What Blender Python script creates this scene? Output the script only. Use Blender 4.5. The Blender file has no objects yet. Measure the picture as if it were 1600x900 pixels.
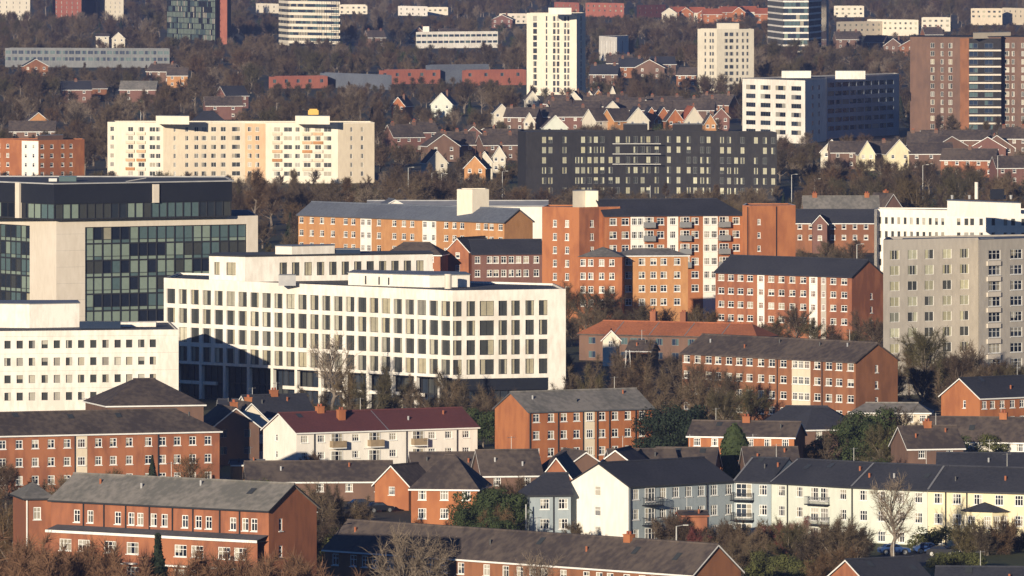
import bpy, math, random
from mathutils import Vector
rnd = random.Random(7)
SC = bpy.context.scene
COL = SC.collection
F, H, YH = 16000.0, 95.0, -200.0      # focal length in photo pixels, eye height in metres, photo row of the horizon
# ---------------------------------------------------------------- camera, sky, sun, exposure
cam = bpy.data.objects.new('camera', bpy.data.cameras.new('camera'))
COL.objects.link(cam)
cam.location = (0, 0, H)
cam.rotation_euler = (math.radians(90), 0, 0)
cam.data.sensor_width = 36
cam.data.lens = 36 * F / 1600
cam.data.shift_y = -(450 - YH) / 1600
cam.data.clip_start = 5
cam.data.clip_end = 30000
SC.camera = cam
SUN_EL, SUN_AZ = 10.8, 23.0          # degrees above the horizon; degrees to the left of straight behind the camera
w = bpy.data.worlds.new('World')
SC.world = w
w.use_nodes = True
nt = w.node_tree
sky = nt.nodes.new('ShaderNodeTexSky')
sky.sky_type = 'NISHITA'
sky.sun_disc = False
sky.dust_density = 0.2
sky.ozone_density = 4.0
sky.air_density = 1.2
sky.sun_elevation = math.radians(SUN_EL)
sky.sun_rotation = math.radians(180 + SUN_AZ)
bg = nt.nodes['Background']
tint = nt.nodes.new('ShaderNodeMix'); tint.data_type = 'RGBA'; tint.blend_type = 'MULTIPLY'; tint.inputs[0].default_value = 1
tint.inputs[7].default_value = (.48, .84, 1.42, 1)      # clear, cold winter sky
nt.links.new(sky.outputs[0], tint.inputs[6]); nt.links.new(tint.outputs[2], bg.inputs[0])
bg.inputs[1].default_value = 0.042
sl = bpy.data.lights.new('sun', 'SUN')
sl.energy = 5.0
sl.angle = math.radians(0.5)
sl.color = (1.0, 0.85, 0.64)
so = bpy.data.objects.new('sun', sl)
COL.objects.link(so)
ce = math.cos(math.radians(SUN_EL))
so.rotation_euler = Vector((math.sin(math.radians(SUN_AZ)) * ce, math.cos(math.radians(SUN_AZ)) * ce,
                            -math.sin(math.radians(SUN_EL)))).to_track_quat('-Z', 'Y').to_euler()
so.location = (-300, 600, 300)
SC.view_settings.view_transform = 'Standard'
SC.view_settings.look = 'None'
SC.view_settings.exposure = 0.40
SC.view_settings.gamma = 1
SC.render.engine = 'CYCLES'
SC.cycles.max_bounces = 4
SC.cycles.diffuse_bounces = 2
SC.cycles.volume_bounces = 0
HAZE = 0.000042

# ---------------------------------------------------------------- materials
def mat(name, c1, c2=None, rough=0.85, big=0.12, fine=1.5, amt=0.5, streak=0.0, spec=0.3, obj=False, rand=None):
    """procedural: two noises (metre scale and decimetre scale) mix c1 and c2; streak adds vertical staining"""
    m = bpy.data.materials.new(name)
    m.use_nodes = True
    n, l = m.node_tree.nodes, m.node_tree.links
    b = n['Principled BSDF']
    b.inputs['Roughness'].default_value = rough
    b.inputs['Specular IOR Level'].default_value = spec
    if c2 is None:
        c2 = tuple(x * 0.75 for x in c1)
    if obj:
        co = n.new('ShaderNodeTexCoord').outputs['Object']
    else:
        co = n.new('ShaderNodeNewGeometry').outputs['Position']
    a = n.new('ShaderNodeTexNoise'); a.inputs['Scale'].default_value = big; a.inputs['Detail'].default_value = 4
    l.new(co, a.inputs['Vector'])
    f = n.new('ShaderNodeTexNoise'); f.inputs['Scale'].default_value = fine; f.inputs['Detail'].default_value = 3
    if streak:
        mp = n.new('ShaderNodeMapping'); mp.inputs['Scale'].default_value = (1, 1, 0.3)
        l.new(co, mp.inputs[0]); l.new(mp.outputs[0], f.inputs['Vector'])
    else:
        l.new(co, f.inputs['Vector'])
    ad = n.new('ShaderNodeMath'); ad.operation = 'MULTIPLY_ADD'
    l.new(a.outputs[0], ad.inputs[0]); ad.inputs[1].default_value = 1.0
    l.new(f.outputs[0], ad.inputs[2])
    mr = n.new('ShaderNodeMapRange')
    mr.inputs[1].default_value = 0.78; mr.inputs[2].default_value = 1.22
    mr.inputs[3].default_value = 0.5 - amt; mr.inputs[4].default_value = 0.5 + amt
    l.new(ad.outputs[0], mr.inputs[0])
    mx = n.new('ShaderNodeMix'); mx.data_type = 'RGBA'
    mx.inputs[6].default_value = (*c1, 1); mx.inputs[7].default_value = (*c2, 1)
    l.new(mr.outputs[0], mx.inputs[0])
    out = mx.outputs[2]
    if rand:
        oi = n.new('ShaderNodeObjectInfo')
        cr = n.new('ShaderNodeValToRGB')
        el = cr.color_ramp.elements
        while len(el) < len(rand): el.new(0.5)
        for i, c in enumerate(rand):
            el[i].position = i / (len(rand) - 1); el[i].color = (*c, 1)
        l.new(oi.outputs['Random'], cr.inputs[0])
        m2 = n.new('ShaderNodeMix'); m2.data_type = 'RGBA'; m2.blend_type = 'MULTIPLY'; m2.inputs[0].default_value = 1
        l.new(out, m2.inputs[6]); l.new(cr.outputs[0], m2.inputs[7])
        out = m2.outputs[2]
    l.new(out, b.inputs['Base Color'])
    return m

def flat(name, c, rough=0.6, spec=0.4, metal=0.0):
    m = mat(name, c, tuple(x * 0.85 for x in c), rough=rough, spec=spec, amt=0.4)
    m.node_tree.nodes['Principled BSDF'].inputs['Metallic'].default_value = metal
    return m

M = {}
def D(k, *a, **kw): M[k] = mat(k, *a, **kw)
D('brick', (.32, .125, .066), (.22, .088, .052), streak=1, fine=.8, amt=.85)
D('brick_red', (.33, .132, .068), (.23, .090, .052), streak=1, fine=.8, amt=.85)
D('brick_orange', (.37, .145, .062), (.29, .108, .05), streak=1, fine=.8, amt=.85)
D('brick_ochre', (.48, .25, .11), (.38, .19, .085), streak=1)
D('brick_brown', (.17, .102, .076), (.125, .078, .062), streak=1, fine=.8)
D('brick_dull', (.26, .115, .06), (.19, .085, .048), streak=1, fine=.8, amt=.85)
D('brick_mauve', (.19, .10, .08), (.15, .075, .065), streak=1)
D('brick_pink', (.36, .13, .09), (.28, .10, .075), streak=1)
D('white_render', (.82, .79, .73), (.70, .66, .60), streak=1, amt=.4)
D('school_panel', (.20, .21, .22), (.15, .16, .17), streak=1)
D('cream_render', (.74, .69, .58), (.64, .58, .48), streak=1, amt=.4)
D('tan_panel', (.60, .41, .26), (.52, .35, .22), streak=1)
D('cream_pale', (.60, .56, .47), (.52, .48, .40), streak=1)
D('roof_rust', (.36, .13, .065), (.26, .095, .05), fine=2.5, amt=.7)
D('cream_panel', (.67, .59, .46), (.58, .50, .39), streak=1, amt=.4)
D('stone_panel', (.68, .62, .54), (.58, .52, .44), streak=1, amt=.35)
D('white_panel', (.80, .77, .71), (.66, .62, .56), streak=1, amt=.6)
D('grey_render', (.47, .435, .385), (.39, .36, .32), streak=1)
D('pale_green_render', (.60, .63, .56), (.52, .55, .49), streak=1)
D('slate_blue', (.38, .44, .52), (.30, .35, .42))  # navy office side, wall lightened in place of sky light
D('blue_render', (.32, .37, .40), (.26, .31, .34), streak=1)
D('yellow_render', (.74, .67, .46), (.64, .57, .39), streak=1)
D('black_brick', (.020, .020, .023), (.032, .031, .034), streak=1)
D('charcoal', (.008, .011, .02), (.012, .015, .024))
D('concrete', (.40, .38, .35), (.30, .29, .27), streak=1)
D('pale_roof', (.42, .42, .42), (.30, .31, .33), fine=.5)
D('roof_brown', (.108, .086, .074), (.052, .043, .044), big=.12, fine=1.2, amt=.6, streak=1)
D('roof_slate', (.038, .041, .055), (.025, .028, .040), fine=2.5, amt=.7)
D('roof_grey', (.22, .205, .19), (.13, .128, .12), big=.12, fine=1.2, amt=.65, streak=1)
D('roof_bluegrey', (.13, .15, .19), (.10, .115, .15), fine=1.5, amt=.7)
D('roof_maroon', (.13, .045, .045), (.095, .035, .038), fine=2.5)
D('roof_orange', (.36, .11, .055), (.25, .075, .042), fine=2.5, amt=.7)
D('roof_felt', (.10, .105, .12), (.07, .075, .085), fine=1)
D('grass', (.075, .085, .028), (.045, .055, .02), big=.03, fine=.8)
D('earth', (.065, .052, .036), (.048, .056, .028), big=.012, fine=.3, amt=.9)
D('asphalt', (.055, .055, .06), (.045, .045, .05), fine=.7)
D('paving', (.24, .22, .19), (.18, .165, .15))
D('wood', (.30, .23, .15), (.22, .17, .11))
BROWNS = [(1, .94, .92), (.58, .50, .50), (1.35, 1.25, 1.1), (.62, .62, .62), (1.15, .88, .66), (.8, .88, .58), (.75, .72, .70), (1.45, 1.35, 1.2), (.95, .78, .74), (.5, .48, .5)]
D('bark', (.21, .175, .14), (.12, .10, .085), obj=True, big=.5, fine=3)
D('twig', (.115, .091, .064), (.083, .067, .048), obj=True, big=.25, fine=.8, rand=BROWNS)
D('twig_russet', (.17, .095, .055), (.12, .070, .042), obj=True, big=.25, fine=.8)
D('twig_red', (.17, .05, .045), (.12, .04, .035), obj=True, big=.25, fine=.8)
D('twig_pale', (.24, .19, .14), (.17, .135, .10), obj=True, big=.25, fine=.8)
D('leaf', (.045, .062, .02), (.028, .042, .016), obj=True, big=.6, fine=2)
D('leaf_olive', (.09, .095, .03), (.055, .062, .022), obj=True, big=.6, fine=2)
D('leaf_dark', (.018, .03, .016), (.012, .02, .012), obj=True, big=.6, fine=2)
M['frame_white'] = flat('frame_white', (.80, .80, .78), .5)
M['frame_dark'] = flat('frame_dark', (.03, .032, .038), .5)
M['frame_grey'] = flat('frame_grey', (.22, .23, .24), .5)
def pane_mat(k, c, rg, rand): M[k] = mat(k, c, tuple(x * .8 for x in c), rough=rg, spec=.6, rand=rand)
GR = [(.5, .6, .8), (1, 1, 1), (2.6, 2.8, 2.9), (.7, .7, .7), (1.5, 1.6, 2.0), (.4, .4, .4), (3.6, 3.6, 3.3), (1, 1.1, 1.3)]
CR_ = [(1, 1, 1), (.6, .6, .62), (.85, .8, .7), (.45, .46, .5), (1.15, 1.15, 1.15), (.75, .7, .6)]
pane_mat('glass', (.014, .018, .026), .08, GR)
M['glass_mid'] = flat('glass_mid', (.055, .06, .06), .12, .6)
M['glass_green'] = flat('glass_green', (.22, .28, .24), .15, .6)
M['glass_teal'] = flat('glass_teal', (.09, .14, .15), .15, .6)
M['glass_blue'] = flat('glass_blue', (.025, .04, .075), .12, .6)
pane_mat('curtain', (.44, .42, .36), .6, CR_)
pane_mat('blind', (.50, .48, .38), .5, CR_)
pane_mat('blind_yellow', (.54, .54, .40), .5, CR_)
M['warm_blind'] = flat('warm_blind', (.50, .30, .12), .9)
M['metal'] = flat('metal', (.45, .45, .44), .45, .5, .6)
M['yellow_paint'] = flat('yellow_paint', (.72, .45, .10), .6)
M['blue_paint'] = flat('blue_paint', (.03, .07, .20), .35)
M['dark_paint'] = flat('dark_paint', (.02, .022, .03), .3)
M['rubber'] = flat('rubber', (.015, .015, .015), .8)
M['lamp_glass'] = flat('lamp_glass', (.55, .55, .52), .3)

# ---------------------------------------------------------------- mesh helpers
class MB:
    def __init__(s): s.v = []; s.f = []; s.m = []; s.mats = []
    def mi(s, k):
        if k not in s.mats: s.mats.append(k)
        return s.mats.index(k)
    def poly(s, pts, k):
        n = len(s.v); s.v += [tuple(p) for p in pts]
        s.f.append(tuple(range(n, n + len(pts)))); s.m.append(s.mi(k))
    def box(s, o, a, b, z0, z1, k):
        """box on footprint o, o+a, o+a+b, o+b (a x b counter-clockwise), from z0 to z1"""
        p = [(o[0], o[1]), (o[0] + a[0], o[1] + a[1]), (o[0] + a[0] + b[0], o[1] + a[1] + b[1]), (o[0] + b[0], o[1] + b[1])]
        s.prism(p, z0, z1, k)
    def prism(s, p, z0, z1, k, ktop=None, bottom=True):
        if sum(p[i][0] * p[(i + 1) % len(p)][1] - p[(i + 1) % len(p)][0] * p[i][1] for i in range(len(p))) < 0: p = p[::-1]
        n = len(s.v); q = len(p)
        s.v += [(x, y, z0) for x, y in p] + [(x, y, z1) for x, y in p]
        i = s.mi(k)
        for j in range(q):
            t = (j + 1) % q
            s.f.append((n + j, n + t, n + q + t, n + q + j)); s.m.append(i)
        if bottom: s.f.append(tuple(n + j for j in reversed(range(q)))); s.m.append(i)
        s.f.append(tuple(n + q + j for j in range(q))); s.m.append(s.mi(ktop or k))
    def tube(s, p0, p1, r0, r1, n, k):
        p0, p1 = Vector(p0), Vector(p1)
        d = (p1 - p0).normalized()
        u = d.orthogonal(); w_ = d.cross(u)
        b = len(s.v)
        for p, r in ((p0, r0), (p1, r1)):
            for i in range(n):
                a = 2 * math.pi * i / n
                s.v.append(tuple(p + (u * math.cos(a) + w_ * math.sin(a)) * r))
        i_ = s.mi(k)
        for i in range(n):
            j = (i + 1) % n
            s.f.append((b + i, b + j, b + n + j, b + n + i)); s.m.append(i_)
        if n > 3: s.f.append(tuple(b + n + i for i in range(n))); s.m.append(i_)
    def add(s, o, loc, ang):
        n = len(s.v); c, sn = math.cos(ang), math.sin(ang)
        s.v += [(x * c - y * sn + loc[0], x * sn + y * c + loc[1], z + loc[2]) for x, y, z in o.v]
        s.f += [tuple(i + n for i in f) for f in o.f]
        s.m += [s.mi(o.mats[i]) for i in o.m]
    def mesh(s, name, off=(0, 0, 0), smooth=False):
        me = bpy.data.meshes.new(name)
        me.from_pydata([(x - off[0], y - off[1], z - off[2]) for x, y, z in s.v], [], s.f)
        for k in s.mats: me.materials.append(M[k])
        me.polygons.foreach_set('material_index', s.m)
        if smooth: me.polygons.foreach_set('use_smooth', [True] * len(s.f))
        me.update()
        return me

def link(name, me, parent=None, loc=(0, 0, 0), rz=0, scale=None):
    o = bpy.data.objects.new(name, me)
    COL.objects.link(o)
    o.location = loc
    if rz: o.rotation_euler = (0, 0, rz)
    if scale: o.scale = scale
    if parent: o.parent = parent
    return o

def tag(o, label=None, cat=None, group=None, kind=None):
    if label: o['label'] = label
    if cat: o['category'] = cat
    if group: o['group'] = group
    if kind: o['kind'] = kind
    return o

def P(px, py, z=0.0):
    """ground-plan point seen at photo pixel (px, py) when it lies z metres up"""
    Y = (H - z) * F / (py - YH)
    return ((px - 800) * Y / F, Y)
def sub(a, b): return (a[0] - b[0], a[1] - b[1])
def adv(a, d, t): return (a[0] + d[0] * t, a[1] + d[1] * t)
def ln(a): return math.hypot(a[0], a[1])
def unit(a): l = ln(a) or 1; return (a[0] / l, a[1] / l)
def u_at(p0, p1, px):
    """metres along p0->p1 where it crosses the sight line of photo column px"""
    k = (px - 800) / F
    d = sub(p1, p0)
    return (k * p0[1] - p0[0]) / (d[0] - k * d[1]) * ln(d)
def scr(x, y, z): return 800 + F * x / y, YH + (H - z) * F / y

FOOT = []                    # footprints kept free of trees
CLEAR = []                   # what may stand in front of what: (x0, y0, x1, y1, depth)

# ---------------------------------------------------------------- windows
WPAT = {'dark': [[(0, 0, 1, 1, 0)]], 'cl': [[(0, 0, .4, 1, 1), (.4, 0, 1, 1, 0)]], 'cr': [[(0, 0, .62, 1, 0), (.62, 0, 1, 1, 1)]],
        'full': [[(0, 0, 1, 1, 1)]], 'top': [[(0, 0, 1, .5, 0), (0, .5, 1, 1, 1)]], 'both': [[(0, 0, .25, 1, 1), (.25, 0, .75, 1, 0), (.75, 0, 1, 1, 1)]],
        'net': [[(0, 0, 1, .35, 0), (0, .35, .5, 1, 1), (.5, .35, 1, 1, 0)]]}
STY = {  # frame material, frame width, (mullions, transoms), glass, curtain, pattern weights, surround sill
    'white': ('frame_white', .11, (1, 1), 'glass', 'curtain', dict(dark=5, cl=2, cr=2, full=1, top=1, both=2, net=2), 1),
    'white2': ('frame_white', .10, (2, 1), 'glass', 'curtain', dict(dark=4, cl=2, cr=2, full=1, top=1, both=2, net=2), 1),
    'whites': ('frame_white', .13, (0, 1), 'glass', 'curtain', dict(dark=5, top=2, full=1), 1),
    'tall': ('frame_dark', .07, (1, 0), 'glass_mid', 'blind', dict(cl=9, cr=2, dark=4, full=2, both=2), 0),
    'small': ('frame_grey', .05, (0, 0), 'glass_mid', 'curtain', dict(dark=5, cl=1, cr=2, full=2, top=2), 0),
    'yellow': ('frame_white', .07, (1, 0), 'glass_mid', 'blind_yellow', dict(full=4, cl=2, cr=2, dark=2, both=3), 0),
    'dim': ('frame_grey', .06, (1, 0), 'glass_mid', 'blind_yellow', dict(full=6, cl=3, cr=3, dark=4, both=3, top=2), 0),
    'blue': ('frame_grey', .06, (1, 0), 'glass_blue', 'glass_teal', dict(full=3, cl=3, cr=3, dark=5, both=3), 0),
    'pale': ('frame_white', .07, (1, 0), 'glass_mid', 'curtain', dict(full=3, cl=3, cr=2, dark=4, both=3), 0),
    'band': ('frame_dark', .08, (5, 0), 'glass_blue', 'curtain', dict(dark=2, cl=3, cr=3, full=1, both=4, net=2), 0),  # curtain colour here stands in for sky reflected in the shaded glass
    'office': ('frame_grey', .06, (3, 0), 'glass', 'curtain', dict(dark=6, cl=2, cr=2, full=1, both=3), 0),
    'green': ('frame_dark', .07, (1, 0), 'glass_teal', 'glass_green', dict(full=5, cl=3, cr=2, dark=3), 0),
}
WC = {}
def wmesh(st, w_, h_, pat):
    w_, h_ = round(w_ * 20) / 20, round(h_ * 20) / 20
    key = (st, w_, h_, pat)
    if key in WC: return WC[key]
    fm, fw, (nx, nz), g, cu, _, sill = STY[st]
    fr = MB()
    x0, x1, z0, z1 = -w_ / 2, w_ / 2, -h_ / 2, h_ / 2
    for a, b, c, d in ((x0, x1, z0, z0 + fw), (x0, x1, z1 - fw, z1), (x0, x0 + fw, z0 + fw, z1 - fw), (x1 - fw, x1, z0 + fw, z1 - fw)):
        fr.box((a, -.06), (b - a, 0), (0, .05), c, d, fm)
    for i in range(nx):
        x = x0 + w_ * (i + 1) / (nx + 1)
        fr.box((x - fw * .4, -.05), (fw * .8, 0), (0, .04), z0 + fw, z1 - fw, fm)
    if nz:
        z = z0 + h_ * .62
        fr.box((x0 + fw, -.045), (w_ - 2 * fw, 0), (0, .035), z - fw * .35, z + fw * .35, fm)
    if sill: fr.box((x0 - .08, -.26), (w_ + .16, 0), (0, .20), z0 - .10, z0, 'frame_white')
    pn = MB()
    for a, c, b, d, k in WPAT[pat][0]:
        X0, X1, Z0, Z1 = x0 + w_ * a, x0 + w_ * b, z0 + h_ * c, z0 + h_ * d
        pn.poly([(X0, 0, Z0), (X1, 0, Z0), (X1, 0, Z1), (X0, 0, Z1)], cu if k else g)
    both = MB(); both.add(fr, (0, 0, 0), 0); both.add(pn, (0, 0, 0), 0)
    WC[key] = [fr, pn, both, None, None, None]
    return WC[key]
def wlinked(c, i):
    if c[i + 3] is None: c[i + 3] = c[i].mesh(('window', 'pane', 'window')[i])
    return c[i + 3]

class Bld:
    """a building: an Empty at its base that parents its parts"""
    def __init__(s, name, label, cat, at, group=None, detail=None):
        s.o = bpy.data.objects.new(name, None); COL.objects.link(s.o)
        s.o.empty_display_size = 3
        s.at = (at[0], at[1], 0); s.o.location = s.at
        tag(s.o, label, cat, group)
        s.wall = MB(); s.n = 0; s.rest = MB(); s.extra = []; s.roofo = None
        s.detail = detail if detail is not None else (at[1] < 2050)
    def window(s, st, p, z, w_, h_, ang, rec, pat=None):
        ww = STY[st][5]
        pat = pat or rnd.choices(list(ww), list(ww.values()))[0]
        c = wmesh(st, w_, h_, pat)
        loc = (p[0] - math.sin(ang) * rec, p[1] + math.cos(ang) * rec, z)
        s.n += 1
        if s.n > 100:
            s.rest.add(c[2], loc, ang); return
        l = (loc[0] - s.at[0], loc[1] - s.at[1], loc[2])
        if s.detail:
            o = link('window', wlinked(c, 0), s.o, l, ang)
            link('pane', wlinked(c, 1), o)
        else:
            link('window', wlinked(c, 2), s.o, l, ang)
    def part(s, name, mb, parent=None, label=None):
        if not mb.v: return None
        o = link(name, mb.mesh(name, s.at), parent or s.o)
        if label: o['label'] = label
        return o
    def face(s, p0, p1, z0, z1, cols=(), rows=(), st='white', mk='brick', rec=.14, skip=None, over=None, mb=None):
        """wall from p0 to p1 (left to right seen from outside) with openings at cols x rows, a window in each.
        cols: (centre, width) in metres along; rows: (centre z, height); over(ci, ri) -> other style"""
        mb = mb or s.wall
        d = unit(sub(p1, p0)); L = ln(sub(p1, p0)); n_ = (-d[1], d[0])
        ang = math.atan2(d[1], d[0])
        cols = sorted((c, min(w_, L)) for c, w_ in cols if w_ / 2 + .05 < c < L - w_ / 2 - .05)
        rows = sorted(rows)
        xs, last = [0.0], 0
        keep = []
        for c, w_ in cols:
            if c - w_ / 2 > last + .04: xs += [c - w_ / 2, c + w_ / 2]; last = c + w_ / 2; keep.append((c, w_))
        xs.append(L)
        zs, lz, kr = [z0], z0, []
        for c, h_ in rows:
            if c - h_ / 2 > lz + .04 and c + h_ / 2 < z1 - .04: zs += [c - h_ / 2, c + h_ / 2]; lz = c + h_ / 2; kr.append((c, h_))
        zs.append(z1)
        def pt(x, z, r=0): return (p0[0] + d[0] * x + n_[0] * r, p0[1] + d[1] * x + n_[1] * r, z)
        def op(i, j): return i % 2 and j % 2 and not (skip and skip(i // 2, j // 2))
        for j in range(len(zs) - 1):
            i = 0
            while i < len(xs) - 1:
                if op(i, j):
                    a, b, c, e = xs[i], xs[i + 1], zs[j], zs[j + 1]
                    mb.poly([pt(a, c), pt(a, c, rec), pt(a, e, rec), pt(a, e)], mk)
                    mb.poly([pt(b, c, rec), pt(b, c), pt(b, e), pt(b, e, rec)], mk)
                    mb.poly([pt(a, c), pt(b, c), pt(b, c, rec), pt(a, c, rec)], mk)
                    mb.poly([pt(a, e, rec), pt(b, e, rec), pt(b, e), pt(a, e)], mk)
                    stt = over(i // 2, j // 2) if over else st
                    s.window(stt or st, pt((a + b) / 2, 0)[:2], (c + e) / 2, b - a, e - c, ang, rec)
                    i += 1
                else:
                    k = i
                    while k + 1 < len(xs) - 1 and not op(k + 1, j): k += 1
                    mb.poly([pt(xs[i], zs[j]), pt(xs[k + 1], zs[j]), pt(xs[k + 1], zs[j + 1]), pt(xs[i], zs[j + 1])], mk)
                    i = k + 1
    def done(s, clear=None, label=None):
        s.part('wall', s.wall, label=label)
        if s.rest.v: tag(s.part('window', s.rest), kind='stuff')
        if clear: CLEAR.append((*clear, s.at[1]))
        return s

def colpx(p0, p1, pxs, w_): return [(u_at(p0, p1, p), w_) for p in pxs]
def coln(p0, p1, n, w_, m0=None, m1=None):
    L = ln(sub(p1, p0)); m0 = w_ if m0 is None else m0; m1 = m0 if m1 is None else m1
    return [(m0 + (L - m0 - m1) * (i / (n - 1) if n > 1 else .5), w_) for i in range(n)]
def rws(top, n, sp, h_): return [(top - i * sp, h_) for i in range(n)]

def rect(pxL, pxR, py, h, th, depth, ref='L'):
    """corners front-left, front-right, back-right, back-left; the ref corner is seen at row py at height h; th degrees, + = right end farther"""
    d = (math.cos(math.radians(th)), math.sin(math.radians(th)))
    if ref == 'L':
        a = P(pxL, py, h); q = adv(a, d, 1); b = adv(a, d, u_at(a, q, pxR))
    else:
        b = P(pxR, py, h); q = adv(b, d, 1); a = adv(b, d, u_at(b, q, pxL))
    nb = (-d[1], d[0])
    return [a, b, adv(b, nb, depth), adv(a, nb, depth)]
def foot(c, m=3.0):
    FOOT.append((min(p[0] for p in c) - m, min(p[1] for p in c) - m, max(p[0] for p in c) + m, max(p[1] for p in c) + m))

def roof(b, c, z, rise, mk, hl=0, hr=0, oe=.4, og=.3, wk=None, fascia='frame_white', bands=0):
    """pitched roof whose ridge runs along c[0]->c[1]; hl, hr: hip insets (0 = gable); returns the roof object"""
    d = unit(sub(c[1], c[0])); L = ln(sub(c[1], c[0])); n_ = (-d[1], d[0]); W = ln(sub(c[3], c[0]))
    k = rise / (W / 2); t = .22
    def pt(u, v, zz): return (c[0][0] + d[0] * u + n_[0] * v, c[0][1] + d[1] * u + n_[1] * v, zz)
    ul, ur = (-oe if hl else -og), (L + oe if hr else L + og)
    zl = z - oe * k + .16
    top = [pt(ul, -oe, zl), pt(ur, -oe, zl), pt(ur, W + oe, zl), pt(ul, W + oe, zl),
           pt(hl if hl else ul, W / 2, z + rise + .16), pt(L - hr if hr else ur, W / 2, z + rise + .16)]
    bot = [(x, y, zz - t) for x, y, zz in top]
    m = MB()
    for s_, q in ((1, top), (0, bot)):
        fs = [[q[0], q[1], q[5], q[4]], [q[2], q[3], q[4], q[5]]]
        if hl: fs.append([q[3], q[0], q[4]])
        if hr: fs.append([q[1], q[2], q[5]])
        for f in fs: m.poly(f if s_ else f[::-1], mk)
    E = [(0, 1), (2, 3)] + ([(3, 0)] if hl else [(0, 4), (4, 3)]) + ([(1, 2)] if hr else [(5, 1), (2, 5)])
    fm = MB()
    for i, j in E:
        if i in (4, 5) or j in (4, 5): fm.poly([bot[i], bot[j], top[j], top[i]], fascia)
        else: fm.poly([bot[i], bot[j], top[j], top[i]], fascia)
    fo = None
    if fascia == mk:
        m.add(fm, (0, 0, 0), 0)
    r = b.part('roof', m)
    if fascia != mk: b.part('fascia', fm, r)
    b.roofo = r
    # ridge tiles
    rt = MB(); p, q = Vector(top[4]), Vector(top[5])
    rt.tube(p + Vector((0, 0, .02)), q + Vector((0, 0, .02)), .13, .13, 5, mk); b.part('ridge_tile', rt, r)
    if wk:
        if not hl: b.wall.poly([(*c[3], z), (*c[0], z), pt(0, W / 2, z + rise)], wk)
        if not hr: b.wall.poly([(*c[1], z), (*c[2], z), pt(L, W / 2, z + rise)], wk)
    for i in range(bands):
        u = L * (i + 1) / (bands + 1); bm = MB()
        bm.poly([pt(u - .1, -oe, zl + .05), pt(u + .1, -oe, zl + .05), pt(u + .1, W / 2, z + rise + .21), pt(u - .1, W / 2, z + rise + .21)], 'metal')
        b.part('roof_joint', bm, r)
    return r
def fittings(b, c, z, rise, n=3, aer=True):
    d = unit(sub(c[1], c[0])); nb = (-d[1], d[0]); L = ln(sub(c[1], c[0])); W = ln(sub(c[3], c[0]))
    for i in range(n):
        u = L * (i + rnd.uniform(.3, .7)) / n; f = rnd.uniform(.35, .8); p = adv(adv(c[0], d, u), nb, W / 2 * f); zz = z + rise * f
        m = MB()
        if rnd.random() < .65: m.tube((*p, zz), (*p, zz + .75), .11, .11, 6, rnd.choice(['frame_dark', 'pale_roof', 'roof_rust'])); b.part('vent_pipe', m, b.roofo)
        else:
            k = rise / (W / 2); q = [(0, 0), (.9, 0), (.9, 1.1), (0, 1.1)]
            m.poly([(*adv(adv(p, d, x), nb, y), zz + y * k + .26) for x, y in q], 'glass_mid'); b.part('skylight', m, b.roofo)
    if aer:
        u = L * rnd.uniform(.15, .85); p = adv(adv(c[0], d, u), nb, W / 2); m = MB(); zz = z + rise
        m.tube((*p, zz), (*p, zz + 2.2), .035, .03, 4, 'metal')
        m.tube((p[0] - .6, p[1], zz + 2.0), (p[0] + .6, p[1], zz + 2.1), .025, .025, 3, 'metal')
        for k in range(5): m.tube((p[0] - .5 + k * .25, p[1] - .3, zz + 2.05), (p[0] - .5 + k * .25, p[1] + .3, zz + 2.05), .02, .02, 3, 'metal')
        b.part('aerial', m, b.roofo)
def chimney(b, c, u, v, z0, z1, mk='brick', w_=.9, l_=1.2, r=None):
    d = unit(sub(c[1], c[0])); n_ = (-d[1], d[0])
    o = adv(adv(c[0], d, u - l_ / 2), n_, v - w_ / 2)
    m = MB(); m.box(o, (d[0] * l_, d[1] * l_), (n_[0] * w_, n_[1] * w_), z0, z1, mk)
    m.box(adv(adv(o, d, -.06), n_, -.06), (d[0] * (l_ + .12), d[1] * (l_ + .12)), (n_[0] * (w_ + .12), n_[1] * (w_ + .12)), z1, z1 + .15, mk)
    for q in (.3, .7):
        p = adv(adv(o, d, l_ * q), n_, w_ / 2)
        m.tube((*p, z1 + .1), (*p, z1 + .55), .13, .1, 6, 'roof_orange')
    b.part('chimney', m, r or b.roofo)
def pipe(b, p0, p1, px, z0, z1, mk='frame_dark'):
    u = u_at(p0, p1, px) if px > 2 or px < 0 else px * ln(sub(p1, p0))
    d = unit(sub(p1, p0)); p = adv(adv(p0, d, u), (-d[1], d[0]), -.1)
    m = MB(); m.tube((*p, z0), (*p, z1), .07, .07, 5, mk); b.part('drainpipe', m)
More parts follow.
